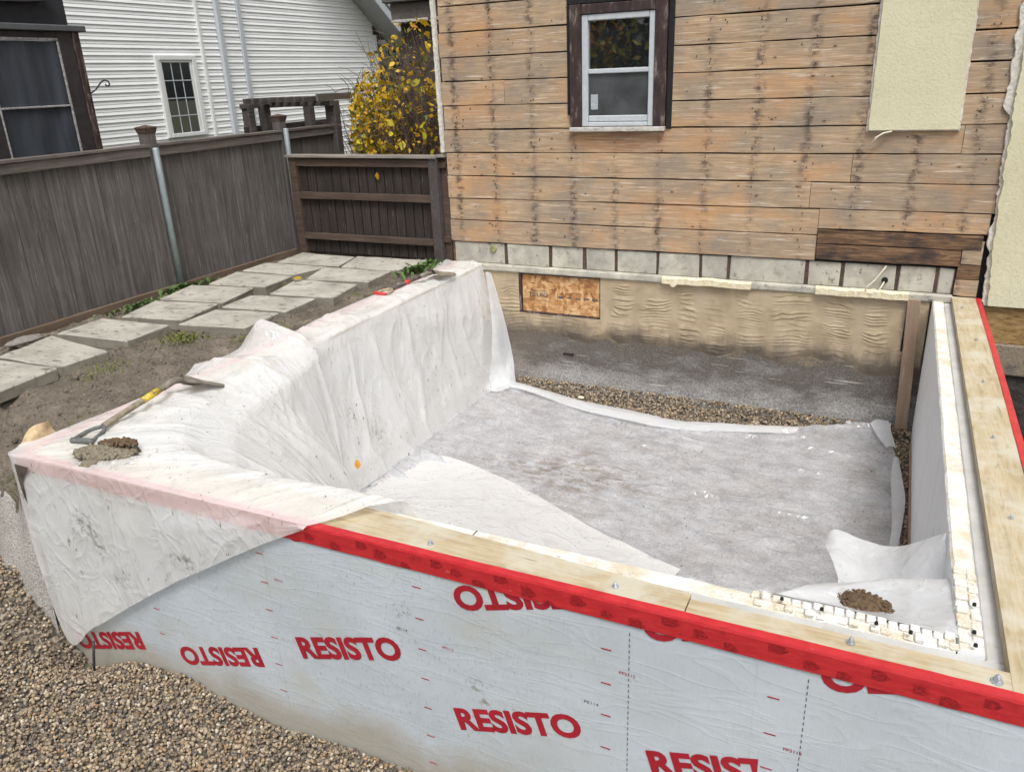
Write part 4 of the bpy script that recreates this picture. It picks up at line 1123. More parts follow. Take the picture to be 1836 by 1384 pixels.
# ================================================================== FENCE ALONG THE LEFT
fence = empty("board_fence", (-5.22, -1.2, 0), "long grey weathered board fence with flat top rail along the slab path", "fence")
y = -4.9
while y < .79:
    w = random.uniform(.125, .142)
    if y + w > .80: w = .80 - y
    wavy_board("fence_board", -5.255, -5.236 + random.uniform(-.004, .005), y + .0015, y + w - .0015, .02, 1.075 + random.uniform(-.004, .003), 'fence', fence, .0022, 'z', step=.25)
    y += w
for a, b in ((-4.9, -1.495), (-1.405, .01), (.10, .80)):
    wavy_board("top_rail", -5.255, -5.205, a, b, 1.032, 1.098, 'fence_rail', fence, .004, 'y')
    wavy_board("rail_cap", -5.290, -5.195, a, b, 1.1, 1.122, 'fence_rail', fence, .004, 'y')
for a, b in ((-4.9, -1.47), (-1.44, .03)):
    wavy_board("kick_board", -5.232, -5.200, a, b, -.085, .028, 'kick', fence, .006, 'y')
for yp in (-1.45, .055):
    wavy_board("fence_post", -5.30, -5.212, yp - .043, yp + .043, -.1, 1.20, 'fence', fence, .002, 'z')
    bm = bmesh.new()
    prof = [(.046, 1.198), (.054, 1.230), (.057, 1.236), (.057, 1.246)]
    rings = []
    for r, z in prof: rings.append([bm.verts.new((-5.256 + sx * r, yp + sy * r, z)) for sx, sy in ((-1, -1), (1, -1), (1, 1), (-1, 1))])
    ap = bm.verts.new((-5.256, yp, 1.262))
    bm.faces.new(rings[0][::-1])
    for a, b in zip(rings[:-1], rings[1:]):
        for k in range(4): bm.faces.new([a[k], a[(k + 1) % 4], b[(k + 1) % 4], b[k]])
    for k in range(4): bm.faces.new([rings[-1][k], rings[-1][(k + 1) % 4], ap])
    finish(bm, "post_cap", 'gate_rail', fence)
for yp, zt in ((-1.462, 1.095), (.045, 1.135)):
    tube("steel_pipe_post", [(-5.18, yp, -.1), (-5.18, yp, zt - .01), (-5.18, yp, zt)], [.0245, .0245, .019], 'galv', fence, 14)

# gate / low cross fence to the house corner
gate = empty("cross_fence", (-4.3, 0, 0), "low dark board cross fence with pale cap rail beside the house corner", "fence")
x = -5.06
while x < -3.63:
    w = random.uniform(.088, .098)
    wavy_board("picket", x + .003, min(x + w, -3.63) - random.uniform(.004, .009), .012 + random.uniform(-.004, .004), .030, .01, .88, 'gate', gate, .002, 'x', step=.05)
    x += w
for z0, z1, m in ((.805, .872, 'gate_rail'), (.510, .572, 'gate_rail'), (.135, .192, 'gate_rail')):
    wavy_board("cross_rail", -5.06, -3.632, -.028, .010, z0, z1, m, gate, .003, 'x')
wavy_board("cap_rail", -5.15, -3.545, -.055, .065, .882, .906, 'gate_cap', gate, .003, 'x')
wavy_board("cap_rail", -3.543, -3.475, -.03, .10, .890, .914, 'gate_cap', gate, .002, 'x', step=.03)
box("fence_post", -5.135, -5.055, -.035, .05, -.1, .881, 'gate_rail', gate, .004)
box("fence_post", -3.630, -3.545, -.040, .045, -.1, .881, 'arbor', gate, .004)
box("side_panel", -3.540, -3.476, .02, .05, -.05, .888, 'gate_rail', gate, .003)
for z in (.80, .17): box("cross_rail", -3.542, -3.478, -.005, .019, z, z + .05, 'gate_rail', gate, .003)

# ================================================================== NEIGHBOUR'S HOUSE
nb = empty("white_house", (-9, 3, -.06), "neighbouring house in white horizontal vinyl siding behind the fence", "house")
XH = -9.0
PIT = .0868
def course(y0, y1, z, dx=0.0):
    if y1 - y0 < .02: return
    x = XH + dx
    ring = [(x - .004, z), (x + .015, z), (x + .014, z + .006), (x + .004, z + PIT * .48), (x + .009, z + PIT * .5), (x + .001, z + PIT + .004), (x - .004, z + PIT + .004)]
    v = [(a, y0, b) for a, b in ring] + [(a, y1, b) for a, b in ring]; m = len(ring)
    f = [(k, (k + 1) % m, m + (k + 1) % m, m + k) for k in range(m)] + [tuple(range(m - 1, -1, -1)), tuple(range(m, 2 * m))]
    pyd("siding_course", v, f, 'vinyl', nb)
z = .02 
while z < 3.6:
    ye = min(7.22, 6.62 + (2.855 - z) / .67)
    course(-7.0, 2.96, z); course(3.0, 3.29, z, .02); course(3.38, 3.74, z, .02); course(3.82, ye, z, -.02)
    z += PIT
box("corner_trim", XH - .03, XH + .045, 2.955, 3.005, 0, 3.6, 'white_trim', nb, .004)
box("downspout", XH + .02, XH + .09, 3.292, 3.378, 0, 3.6, 'vinyl_trim', nb, .008)
box("corner_trim", XH - .03, XH + .06, 3.742, 3.818, 0, 3.6, 'vinyl_trim', nb, .004)
box("corner_trim", XH - .03, XH + .02, 7.222, 7.29, 0, 2.3, 'white_trim', nb, .004)
box("wall_body", XH - 3, XH - .03, -7.0, 7.24, -.06, 2.2, 'vinyl', nb, 0)
box("wall_body", XH - 3, XH - .03, -7.0, 5.0, 2.2, 3.6, 'vinyl', nb, 0)
# rake: soffit, fascia and roof
def sloped(name, x0, x1, ya, za, yb, zb, th, mat):
    v = [(x, y, z + d) for x in (x0, x1) for (y, z) in ((ya, za), (yb, zb)) for d in (0, th)]
    f = [(0, 1, 3, 2), (4, 6, 7, 5), (0, 4, 5, 1), (2, 3, 7, 6), (0, 2, 6, 4), (1, 5, 7, 3)]
    o = pyd(name, v, f, mat, nb)
    bm = bmesh.new(); bm.from_mesh(o.data); bmesh.ops.recalc_face_normals(bm, faces=bm.faces); bm.to_mesh(o.data); bm.free()
sl = -.67
def rz(y): return 2.86 + (y - 6.66) * sl
sloped("rake_soffit", XH - .02, XH + .42, 5.0, rz(5.0), 7.72, rz(7.72), .012, 'soffit')
sloped("rake_fascia", XH + .421, XH + .45, 5.0, rz(5.0) - .02, 7.74, rz(7.74) - .02, .16, 'vinyl_trim')
sloped("roof_slope", XH - 3, XH + .46, 5.0, rz(5.0) + .145, 7.80, rz(7.80) + .145, .03, 'shingle')
# its window with a grid of muntins
nw = empty("window", (0, -.5, 1.47)); nw.parent = nb
wy0, wy1, wz0, wz1 = 2.115, 2.815, .90, 1.935
box("window_frame", XH, XH + .05, wy0, wy0 + .06, wz0, wz1, 'white_trim', nw, .004)
box("window_frame", XH, XH + .05, wy1 - .075, wy1, wz0, wz1, 'white_trim', nw, .004)
box("window_frame", XH, XH + .05, wy0 + .061, wy1 - .076, wz1 - .06, wz1, 'white_trim', nw, .004)
box("window_frame", XH, XH + .055, wy0 + .061, wy1 - .076, wz0, wz0 + .05, 'white_trim', nw, .004)
box("sash_rail", XH, XH + .036, wy0 + .061, wy0 + .10, wz0 + .051, wz1 - .061, 'white_trim', nw, .003)
box("sash_rail", XH, XH + .036, wy1 - .115, wy1 - .076, wz0 + .051, wz1 - .061, 'white_trim', nw, .003)
box("sash_rail", XH, XH + .036, wy0 + .101, wy1 - .116, wz1 - .09, wz1 - .061, 'white_trim', nw, .003)
box("pane", XH, XH + .022, wy0 + .101, wy1 - .116, wz0 + .051, wz1 - .091, 'pane', nw, 0)
py0, py1, pz0, pz1 = wy0 + .101, wy1 - .116, wz0 + .051, wz1 - .091
for k in (1, 2): box("muntin", XH + .0221, XH + .026, py0 + (py1 - py0) * k / 3 - .006, py0 + (py1 - py0) * k / 3 + .006, pz0, pz1, 'vinyl_trim', nw, 0)
for k in (1, 2, 3): box("muntin", XH + .0265, XH + .029, py0, py1, pz0 + (pz1 - pz0) * k / 4 - .006, pz0 + (pz1 - pz0) * k / 4 + .006, 'vinyl_trim', nw, 0)

# dark screened gazebo
gz = empty("gazebo", (-6.6, -2.4, -.06), "dark gazebo with charcoal screen curtains between the fence and the white house", "gazebo")
GXp = -6.3
box("corner_post", GXp - .05, GXp + .03, -1.255, -1.125, -.06, 2.0, 'dark_frame', gz, .006)
box("corner_post", GXp - .035, GXp + .04, -1.124, -1.060, -.06, 2.0, 'brown', gz, .006)
box("corner_post", GXp - .05, GXp + .03, -1.99, -1.885, -.06, 1.92, 'dark_frame', gz, .006)
box("roof_beam", GXp - .05, GXp + .06, -5.0, -1.0, 1.975, 2.022, 'grey_beam', gz, .006)
box("roof_beam", GXp - .045, GXp + .02, -5.0, -1.06, 1.928, 1.972, 'dark_frame', gz, .004)
box("top_track", GXp - .02, GXp + .026, -5.0, -1.256, 1.905, 1.925, 'zip', gz, .003)
def curtain(y0, y1, z0, z1):
    Y, Z = np.meshgrid(np.linspace(y0, y1, 60), np.linspace(z0, z1, 20), indexing='ij')
    X = GXp + .012 * np.sin(Y * 26 + 1.5 * fbm(Y * 3, Z * .6, 3) * 6) * .6 + .01 * fbm(Y * 4, Z * 2, 3)
    grid_obj("screen_curtain", np.stack([X, Y, Z], -1), 'screen', gz)
curtain(-1.885, -1.262, 1.422, 1.902); curtain(-1.885, -1.262, .0, 1.408); curtain(-4.9, -1.99, .0, 1.90)
box("middle_rail", GXp - .01, GXp + .03, -1.88, -1.262, 1.409, 1.421, 'zip', gz, .003)
box("zip_edge", GXp + .018, GXp + .034, -1.274, -1.258, .0, 1.90, 'zip', gz, .003)
box("zip_edge", GXp + .018, GXp + .034, -1.886, -1.872, .0, 1.90, 'zip', gz, .003)
box("canopy_valance", GXp - .08, GXp - .04, -5.0, -1.08, 2.023, 2.26, 'canopy', gz, .004)
v = [(-6.42, -1.05, 2.24), (-6.42, -5.0, 2.24), (-9.0, -5.0, 2.24), (-9.0, -1.05, 2.24), (-7.6, -2.9, 3.0)]
pyd("canopy_roof", v, [(0, 1, 4), (1, 2, 4), (2, 3, 4), (3, 0, 4)], 'canopy', gz)
Y, T = np.meshgrid(np.linspace(-2.4, -1.22, 40), np.linspace(0, 2 * math.pi, 18), indexing='ij')
rr = .05 * np.sqrt(np.clip(1 - ((Y + 1.81) / .6) ** 2, 0, 1)) + .002
grid_obj("rolled_curtain", np.stack([GXp - .0 + rr * np.cos(T), Y, 2.225 + rr * np.sin(T)], -1), 'cushion', gz)
for xx, yy in ((-8.9, -1.2), (-8.9, -4.9), (-6.33, -4.95)): box("corner_post", xx - .05, xx + .05, yy - .05, yy + .05, -.06, 2.24, 'dark_frame', gz, .006)
hk = [(-6.24, -1.09, 1.50), (-6.20, -1.06, 1.53), (-6.17, -1.02, 1.585), (-6.16, -.985, 1.60), (-6.16, -.955, 1.588), (-6.16, -.95, 1.565), (-6.16, -.97, 1.552), (-6.16, -.99, 1.565)]
tube("plant_hook", crom(np.array(hk), 22), .0065, 'dark_frame', gz, 6)

# arbor at the end of the fence
ab = empty("garden_arbor", (-5.6, .8, 0), "small grey wooden arbor with slatted top at the fence corner", "arbor")
box("arbor_post", -5.285, -5.165, .79, .88, -.06, 1.345, 'arbor', ab, .005)
for (x, y) in ((-5.95, .66), (-5.93, 1.34), (-6.0, .48)): box("arbor_post", x - .045, x + .045, y - .045, y + .045, -.06, 1.335, 'arbor', ab, .005)
box("arbor_beam", -6.05, -5.16, .735, .775, 1.298, 1.345, 'arbor', ab, .004)
box("arbor_beam", -6.05, -5.96, .42, 1.6, 1.30, 1.345, 'arbor', ab, .004)
for k in range(8):
    yy = .50 + .0 * k; xx = -5.98 + .105 * k
    box("arbor_slat", xx - .016, xx + .016, .42, .90, 1.347, 1.395, 'arbor', ab, .003)
wavy_board("arbor_slat", -5.20, -5.165, .56, 1.10, 1.352, 1.415, 'fence_rail', ab, .003, 'y')
box("arbor_board", -6.02, -5.98, .40, 1.7, 1.02, 1.13, 'dark_frame', ab, .004)

# ================================================================== YELLOW-LEAVED SHRUB, EVERGREENS, FAR WALL
shrub = empty("yellow_shrub", (-4.3, 1.1, -.06), "leggy shrub with yellow autumn leaves between the two houses", "shrub")
VV = []; FF = []; tips = []
def add_tube(pts, rad, seg=4):
    v, f = tube_data(pts, rad, seg, False); b = len(VV); VV.extend(v); FF.extend([tuple(b + i for i in q) for q in f])
for i in range(520):
    by = random.uniform(.6, 2.4); bx = (by + 6) * random.uniform(-.715, -.575)
    H = random.uniform(.9, 2.25); lean = Vector((random.uniform(-.55, .55), random.uniform(-.25, .35), 0))
    q_ = bx / (by + 6)
    if q_ < -.66: H *= random.uniform(.55, .80)
    elif q_ < -.63: H *= random.uniform(.7, .95)
    pts = []
    ph = random.uniform(0, 6)
    for k in range(7):
        t = k / 6
        pts.append(Vector((bx, by, -.05)) + lean * (t ** 1.5) * H * .55 + Vector((math.sin(t * 5 + ph) * .03, math.cos(t * 4 + ph) * .03, H * t * (1 - .10 * t))))
    add_tube(pts, [.0075 - .0055 * k / 6 for k in range(7)])
    tips.append(pts)
    for _ in range(3):
        k = random.randint(3, 6); p = pts[k]; d = Vector((random.uniform(-1, 1), random.uniform(-1, .6), random.uniform(.0, 1.0))).normalized() * random.uniform(.1, .3)
        add_tube([p, p + d * .5 + Vector((0, 0, .02)), p + d], [.0035, .0028, .0015], 3); tips.append([p, p + d * .5, p + d])
o = pyd("twigs", VV, FF, 'bark', shrub, True); tag(o, kind='stuff')
def shrub_pt():
    while True:
        q = random.uniform(-.735, -.575); y = random.uniform(.45, 1.7); zt = np.interp(q, [-.735, -.70, -.67, -.64, -.575], [1.35, 1.62, 1.82, 2.0, 2.05]); z = random.uniform(.72, zt)
        d = (1.0 if z < 1.5 else .38) * np.interp(q, [-.735, -.72, -.655, -.63, -.575], [.35, 1, 1, .45, .35])
        if random.random() < d: return (q * (y + 6), y, z)
def leaf_mesh(name, L, Wd, mat):
    prof = [(0, 0), (.18, .62), (.42, 1.0), (.68, .78), (.88, .35), (1, 0)]
    v = [(0, 0, 0)]; f = []
    rows = []
    for i, (t, w) in enumerate(prof):
        z = -.18 * L * t * t
        rows.append((len(v), len(v) + 1, len(v) + 2)); v += [(-w * Wd / 2, t * L, z + .14 * Wd * w), (0, t * L, z), (w * Wd / 2, t * L, z + .14 * Wd * w)]
    for a, b in zip(rows[:-1], rows[1:]):
        f += [(a[0], a[1], b[1], b[0]), (a[1], a[2], b[2], b[1])]
    me = bpy.data.meshes.new(name); me.from_pydata(v[0:], [], f); me.materials.append(MAT[mat]); me.update()
    me.polygons.foreach_set("use_smooth", [True] * len(me.polygons)); return me
leaf_me = [leaf_mesh("leaf", .092, .062, 'leaf_yellow'), leaf_mesh("leaf", .082, .058, 'leaf_lime'), leaf_mesh("leaf", .086, .056, 'leaf_orange'), leaf_mesh("leaf", .074, .052, 'leaf_olive'), leaf_mesh("leaf", .104, .068, 'leaf_yellow')]
cnt = 0; tries = 0
while cnt < 296 and tries < 20000:
    tries += 1
    p = Vector(shrub_pt())
    me = leaf_me[random.choices(range(5), [5, 4, 2, 1.4, 3])[0]]
    o = bpy.data.objects.new("leaf", me); COL.objects.link(o); o.parent = shrub
    o.location = p - shrub.location; o.rotation_euler = (random.uniform(-1.2, .35), random.uniform(-.8, .8), random.uniform(0, 6.28)); s = random.uniform(.65, 1.2); o.scale = (s, s, s)
    cnt += 1
# dense leaf mass at the shrub's foot behind the cross fence (too many to tell apart)
def leaf_cloud(name, n, fn, mat, parent, size):
    v = []; f = []
    for i in range(n):
        p = Vector(fn()); a = Vector((random.gauss(0, 1), random.gauss(0, 1), random.gauss(0, 1))).normalized(); b = a.orthogonal().normalized(); s = size * random.uniform(.6, 1.3)
        b.rotate(Matrix.Rotation(random.uniform(0, 6.28), 3, a)); c = a.cross(b)
        k = len(v); v += [p - b * s, p + c * s * .55, p + b * s, p - c * s * .55]; f.append((k, k + 1, k + 2, k + 3))
    o = pyd(name, v, f, mat, parent); tag(o, kind='stuff'); return o
leaf_cloud("foliage", 900, shrub_pt, 'leaf_olive', shrub, .026)
leaf_cloud("foliage", 1300, shrub_pt, 'leaf_yellow', shrub, .028)

def conifer(name, x, y, h, r, label, n=2600, bs=.16):
    t = empty(name, (x, y, -.06), label, "tree", "dark evergreens behind the houses")
    tube("trunk", [(x, y, -.06), (x + .03, y, h * .5), (x, y, h * .95)], [.12, .08, .02], 'bark', t, 8)
    def fn():
        k = random.random() ** .7; z = .5 + (h - .5) * k; rr = r * (1 - k * .75) * math.sqrt(random.random()); a = random.uniform(0, 6.28)
        lump = .75 + .35 * math.sin(a * 5 + z * 3)
        return (x + rr * lump * math.cos(a), y + rr * lump * math.sin(a), z - .15 * rr)
    leaf_cloud("crown", n * 3, fn, 'evergreen', t, bs * .42)
conifer("evergreen_tree", -9.0, 9.8, 5.0, 1.7, "dark evergreen showing between the white roof edge and the stripped wall")
conifer("evergreen_tree", -10.8, 12.5, 6.5, 2.6, "tall dark evergreen behind the white house roof", 2200, .22)
fh = empty("far_shed", (-4.6, 4.2, -.06), "brown shed wall with pale trim behind the yellow shrub", "shed")
box("wall", -5.98, -3.4, 3.4, 3.46, -.06, 2.18, 'far_wall', fh, .01)
wavy_board("eave_board", -6.02, -3.4, 3.28, 3.40, 2.22, 2.40, 'fence_rail', fh, .008, 'x')
wavy_board("eave_trim", -6.02, -3.4, 3.26, 3.30, 2.185, 2.215, 'white_peel', fh, .006, 'x')
box("roof", -6.1, -3.3, 3.2, 5.0, 2.41, 2.47, 'shingle', fh, .01)

# garden tree behind the photographer, seen as a reflection in the window
rt = empty("autumn_tree", (-6.7, -14.0, -1.12), "orange and green tree reflected in the sash window", "tree")
tube("trunk", [(-6.7, -14, -1.12), (-6.6, -14, 1.0), (-6.75, -13.9, 3.0)], [.14, .11, .03], 'bark', rt, 8)
for k in range(6): tube("limb", [(-6.65, -14, .6 + .3 * k), (-6.65 + 1.0 * math.cos(k * 2.1), -14 + .8 * math.sin(k * 2.1), 1.3 + .35 * k)], [.05, .015], 'bark', rt, 6)
def crownpt():
    a = random.gauss(0, .9); b = random.gauss(0, .8); c = random.gauss(0, 1.0); return (-6.6 + a, -14 + b, 1.5 + c)
leaf_cloud("crown", 2600, crownpt, 'evergreen', rt, .15)
leaf_cloud("crown", 700, lambda: (random.gauss(-6.7, .6), random.gauss(-13.0, .3), random.gauss(1.5, .5)), 'leaf_lime', rt, .10)
leaf_cloud("crown", 420, lambda: (random.gauss(-7.0, .45), random.gauss(-12.8, .2), random.gauss(1.7, .6)), 'leaf_orange', rt, .09)

# ================================================================== PLASTIC SHEETS
ps = None
# stations along the left wall, round the corner and along the front wall; 7 points from outer hem to inner foot
ST = []
def stn(*p): ST.append(p)
for Y in (-.02, -.45, -.95, -1.45, -1.9):
    e = .05 if Y > -.1 else 0
    stn((-3.50 - e * 2.2, Y + e * 2, -.035 + e), (-3.464, Y, .014), (-3.165, Y, .004), (-3.155, Y, -.06), (-3.125 + e * .6, Y, -.42), (-3.06 + e * .8, Y - e, -.80), (-2.985 + e * .8, Y - e * 2, -1.028))
stn((-3.49, -2.18, -.02), (-3.44, -2.2, .015), (-3.15, -2.2, .006), (-3.135, -2.2, -.06), (-3.10, -2.2, -.42), (-3.04, -2.2, -.8), (-2.98, -2.2, -1.028))
stn((-3.60, -2.36, .02), (-3.47, -2.42, .125), (-3.16, -2.40, .02), (-3.10, -2.41, -.06), (-3.05, -2.40, -.42), (-3.0, -2.38, -.8), (-2.96, -2.36, -1.028))
stn((-3.52, -2.60, .01), (-3.42, -2.60, .045), (-3.14, -2.56, .015), (-3.04, -2.54, -.06), (-2.97, -2.52, -.42), (-2.90, -2.48, -.8), (-2.88, -2.45, -1.028))
stn((-3.54, -2.84, .0), (-3.44, -2.84, .03), (-3.11, -2.78, .03), (-2.98, -2.74, -.05), (-2.86, -2.68, -.42), (-2.78, -2.62, -.80), (-2.76, -2.58, -1.028))
stn((-3.50, -3.12, -.01), (-3.44, -3.12, .016), (-3.10, -3.06, .012), (-2.93, -3.00, -.05), (-2.75, -2.90, -.40), (-2.63, -2.80, -.78), (-2.6, -2.75, -1.028))
stn((-3.49, -3.50, -.02), (-3.445, -3.50, .012), (-3.04, -3.34, .010), (-2.86, -3.25, -.05), (-2.64, -3.12, -.38), (-2.48, -3.0, -.76), (-2.42, -2.95, -1.028))
stn((-3.49, -3.85, -.03), (-3.466, -3.85, .014), (-2.95, -3.52, .010), (-2.76, -3.42, -.05), (-2.50, -3.30, -.36), (-2.33, -3.2, -.74), (-2.28, -3.15, -1.02))
stn((-3.475, -4.07, -.05), (-3.462, -4.088, .014), (-2.82, -3.66, .010), (-2.64, -3.57, -.05), (-2.38, -3.48, -.36), (-2.20, -3.40, -.74), (-2.14, -3.36, -1.02))
stn((-3.42, -4.105, -.96), (-3.30, -4.089, .015), (-2.68, -3.77, .010), (-2.50, -3.70, -.06), (-2.27, -3.62, -.38), (-2.10, -3.55, -.76), (-2.04, -3.52, -1.02))
stn((-3.17, -4.098, -.842), (-3.05, -4.089, .015), (-2.54, -3.80, .010), (-2.40, -3.775, -.07), (-2.20, -3.72, -.40), (-2.02, -3.66, -.78), (-1.96, -3.64, -1.02))
stn((-2.85, -4.094, -.626), (-2.76, -4.089, .015), (-2.38, -3.815, .010), (-2.30, -3.795, -.08), (-2.12, -3.76, -.42), (-1.95, -3.7, -.8), (-1.9, -3.68, -1.02))
stn((-2.53, -4.092, -.418), (-2.47, -4.089, .015), (-2.18, -3.82, .010), (-2.10, -3.797, -.08), (-1.98, -3.78, -.42), (-1.88, -3.75, -.8), (-1.82, -3.7, -1.02))
stn((-2.21, -4.090, -.228), (-2.18, -4.089, .015), (-1.96, -3.82, .012), (-1.90, -3.797, -.08), (-1.82, -3.78, -.42), (-1.76, -3.75, -.8), (-1.7, -3.7, -1.02))
stn((-2.03, -4.088, -.125), (-2.0, -4.089, .015), (-1.74, -3.82, .016), (-1.70, -3.797, -.08), (-1.66, -3.78, -.42), (-1.62, -3.75, -.8), (-1.6, -3.7, -1.02))
stn((-1.80, -4.088, -.004), (-1.785, -4.089, .014), (-1.52, -3.83, .020), (-1.48, -3.797, -.08), (-1.48, -3.78, -.42), (-1.46, -3.75, -.8), (-1.45, -3.7, -1.02))
S = np.array(ST, float)
NS, NT = 460, 290
A = crom(S, NS)                                   # smooth along the walls
# across: straight runs between the hand-placed points, corners eased afterwards
T1, T2, T3 = .24, .37, .42
tk = np.array([0, T1, T2, T3, .60, .82, 1.0]); tt = np.linspace(0, 1, NT)
B = np.stack([np.stack([np.interp(tt, tk, A[i, :, k]) for k in range(3)], -1) for i in range(NS)])
BL_ = B.copy()
for _ in range(6):
    B[:, 1:-1] = .5 * B[:, 1:-1] + .25 * (B[:, :-2] + B[:, 2:])
for _ in range(3):
    B[1:-1] = .6 * B[1:-1] + .2 * (B[:-2] + B[2:])
kf = np.exp(-((tt - T1) / .05) ** 2)[None, :, None]
B = B * (1 - kf) + BL_ * kf
nrm = normals_of(B)
du = np.linalg.norm(np.diff(A[:, 1], axis=0), axis=1); Sarc = np.concatenate([[0], np.cumsum(du)])[:, None] * np.ones((1, NT))
Tarc = np.interp(tt, [0, T1, T2, 1.0], [0, .35, .65, 1.75])[None] * np.ones((NS, 1))
SC_ = 4.05                                         # arc length at the outside corner
hang = sstep(T2 + .02, T2 + .16, tt)[None]         # inner hanging part
top = (sstep(T1, T1 + .03, tt) * (1 - sstep(T2 - .02, T2 + .02, tt)))[None]
outer = (1 - sstep(T1 - .10, T1 - .01, tt))[None] * sstep(SC_, SC_ + .4, Sarc)
warp = fbm(Sarc * 1.7, Tarc * 1.2, 3) * 1.1
rid = lambda q: 1 - np.abs(q - .5) * 2
pl1 = rid(fbm(Sarc * 2.6 + warp * 1.5 + .35 * Tarc, Tarc * .55, 3)) ** 6      # sharp pleats
pl1b = rid(fbm(Sarc * 5.1 - .8 * Tarc + warp + 9, Tarc * 1.1 + 3, 3)) ** 8
pl2 = fbm(Sarc * 5 + warp * 2, Tarc * 1.6, 3) - .5
cr = np.abs(fbm(Sarc * 6 + 3, Tarc * 7 + 5, 4, .6) - .5)
cornerw = sstep(1.9, 2.8, Sarc) * (1 - sstep(4.6, 5.2, Sarc))
big = fbm(Sarc * 1.9 + Tarc * 1.6, Tarc * 1.4 - Sarc * .6, 2) - .5
disp = hang * (pl1 * .034 + pl1b * .005 + pl2 * .026) + hang * cornerw * big * .14
disp = disp + top * (pl1 * .026 + pl1b * .018 + np.abs(pl2) * .012)
disp = disp + outer * (pl1 * .012 + pl1b * .010 + np.abs(pl2) * .012)
disp = disp + (cr - .10) * .004
# bunched peaks where the sheet is gathered on the left wall
for c_, w_, h_ in ((2.42, .10, .035), (2.95, .06, .03), (3.25, .05, .012)):
    disp = disp + (1 - hang) * np.exp(-(np.abs(Sarc - c_) / w_) ** 1.2) * h_
disp = disp * (1 - np.exp(-((tt[None] - T1) / .045) ** 2) * sstep(SC_ - .3, SC_, Sarc))
sgn = 1.0 if nrm[40, int((T1 + T2) / 2 * NT), 2] > 0 else -1.0
B2 = B + nrm * disp[..., None] * sgn
# the film rests on the wall: never below its top nor inside its outer face
inner = (tt[None] > T1 + .03) & (tt[None] < T2 - .02)
B2[..., 2] = np.where(inner, np.maximum(B2[..., 2], .010 + .003 * cr), B2[..., 2])
low = (tt[None] < T1 - .03) & (Sarc > SC_ + .05)
B2[..., 1] = np.where(low, np.minimum(B2[..., 1], -4.084 - .003 * cr), B2[..., 1])
B2[..., 2] = np.maximum(B2[..., 2], -1.032)
drape = grid_obj("plastic_sheet", B2, 'film', None, True, flip=(sgn < 0))
tag(drape, "white translucent plastic sheet draped over the left foundation wall and front corner", "plastic sheet")

# sheet spread over the gravel floor
bx = np.array([-3.12, -2.93, -2.67, -2.15, -1.33, -.75, -.3, .04, .16]); by = np.array([-.24, -.21, -.19, -.335, -.45, -.33, -.17, -.07, -.03])
nu, nv = 540, 440
U, V = np.meshgrid(np.linspace(0, 1, nu), np.linspace(0, 1, nv), indexing='ij')
Yb = -2.80
Rb = lambda y: np.interp(-y, [.0, .29, .6, 1.1, 1.65, 2.1, 2.4, 3.8], [.16, .19, .235, .275, .256, .20, .19, .19])
Xa = -3.13 + U * (.16 + 3.13)
Y0 = np.interp(Xa, bx, by) + .012 * (fbm(Xa * 6, Xa * 0 + 2, 3) - .5)
YY = Y0 + (Yb - Y0) * V
XX = -3.13 + U * (Rb(YY) + 3.13)
fl = (YY - (-1.60 + (XX + 3.0) * (-2.36 + 1.60) / (-.85 + 3.0)))           # <0 in front of the fold
fl = fl + .05 * (fbm(XX * 2.4, YY * 2.4, 3) - .5)
ramp_ = np.clip(-fl - .02, 0, 2)
rise = -.004 * np.clip(ramp_ / .1, 0, 1)
rise = rise * sstep(-.1, -.9, XX) + .0
ridge = .035 * np.exp(-(fl / .045) ** 2) * sstep(-.6, -1.2, XX)
f2 = (YY - (-1.93 + (XX + 2.95) * (-2.36 + 1.93) / .95)); ridge2 = .03 * np.exp(-(f2 / .03) ** 2) * sstep(-1.9, -2.3, XX)
w1 = fbm(XX * 3 + 4, YY * 3, 4) - .5; w2 = np.abs(fbm(XX * 2.2 + .8 * YY, YY * 7, 4) - .5)
def crease(x0, y0, x1, y1, h, w):
    t_ = np.clip(((XX - x0) * (x1 - x0) + (YY - y0) * (y1 - y0)) / ((x1 - x0) ** 2 + (y1 - y0) ** 2), 0, 1)
    d_ = np.hypot(XX - x0 - t_ * (x1 - x0), YY - y0 - t_ * (y1 - y0) + .02 * (fbm(XX * 3, YY * 3, 2) - .5))
    return 1.2 * h * np.exp(-(d_ / (w * 1.5)) ** 1.2) * np.sqrt(np.clip(4 * t_ * (1 - t_), 0.02, 1))
lin0 = sum(crease(*c) for c in ((-1.9, -1.55, -.2, -1.45, .008, .012), (-1.2, -1.55, .2, -1.25, .008, .012), (-1.55, -1.62, -.5, -2.1, .022, .011), (-1.6, -1.75, .1, -1.8, .012, .012), (-2.6, -.9, -1.7, -1.2, .018, .013),
    (-2.3, -.6, -.9, -.75, .024, .016), (-.7, -.55, .1, -.62, .028, .02), (-2.9, -.55, -2.2, -1.05, .018, .014), (-.9, -.9, .2, -.98, .014, .010), (-2.4, -1.1, -1.4, -1.42, .016, .011), (-2.75, -1.3, -2.0, -1.75, .02, .012), (-2.2, -.75, -1.5, -1.0, .014, .01)))
lin = lin0
back = .020 * np.exp(-((YY - Y0 + .15) / .03) ** 2) + .010 * np.exp(-((YY - Y0 + .02) / .02) ** 2)
peb_b = .0045 * fbm(XX * 45, YY * 45, 2)
ZZ = -1.0335 + .030 * w1 + .050 * np.clip(.16 - w2, 0, 1) + .020 * rid(fbm(XX * 1.1 + .9 * YY, YY * 2.4 - .3 * XX, 3)) ** 10 + lin + back + peb_b + ridge + ridge2 + rise + .02 * (fbm(XX * 3, YY * 3, 3) - .5) + .04 * sstep(-.3, -.05, YY)
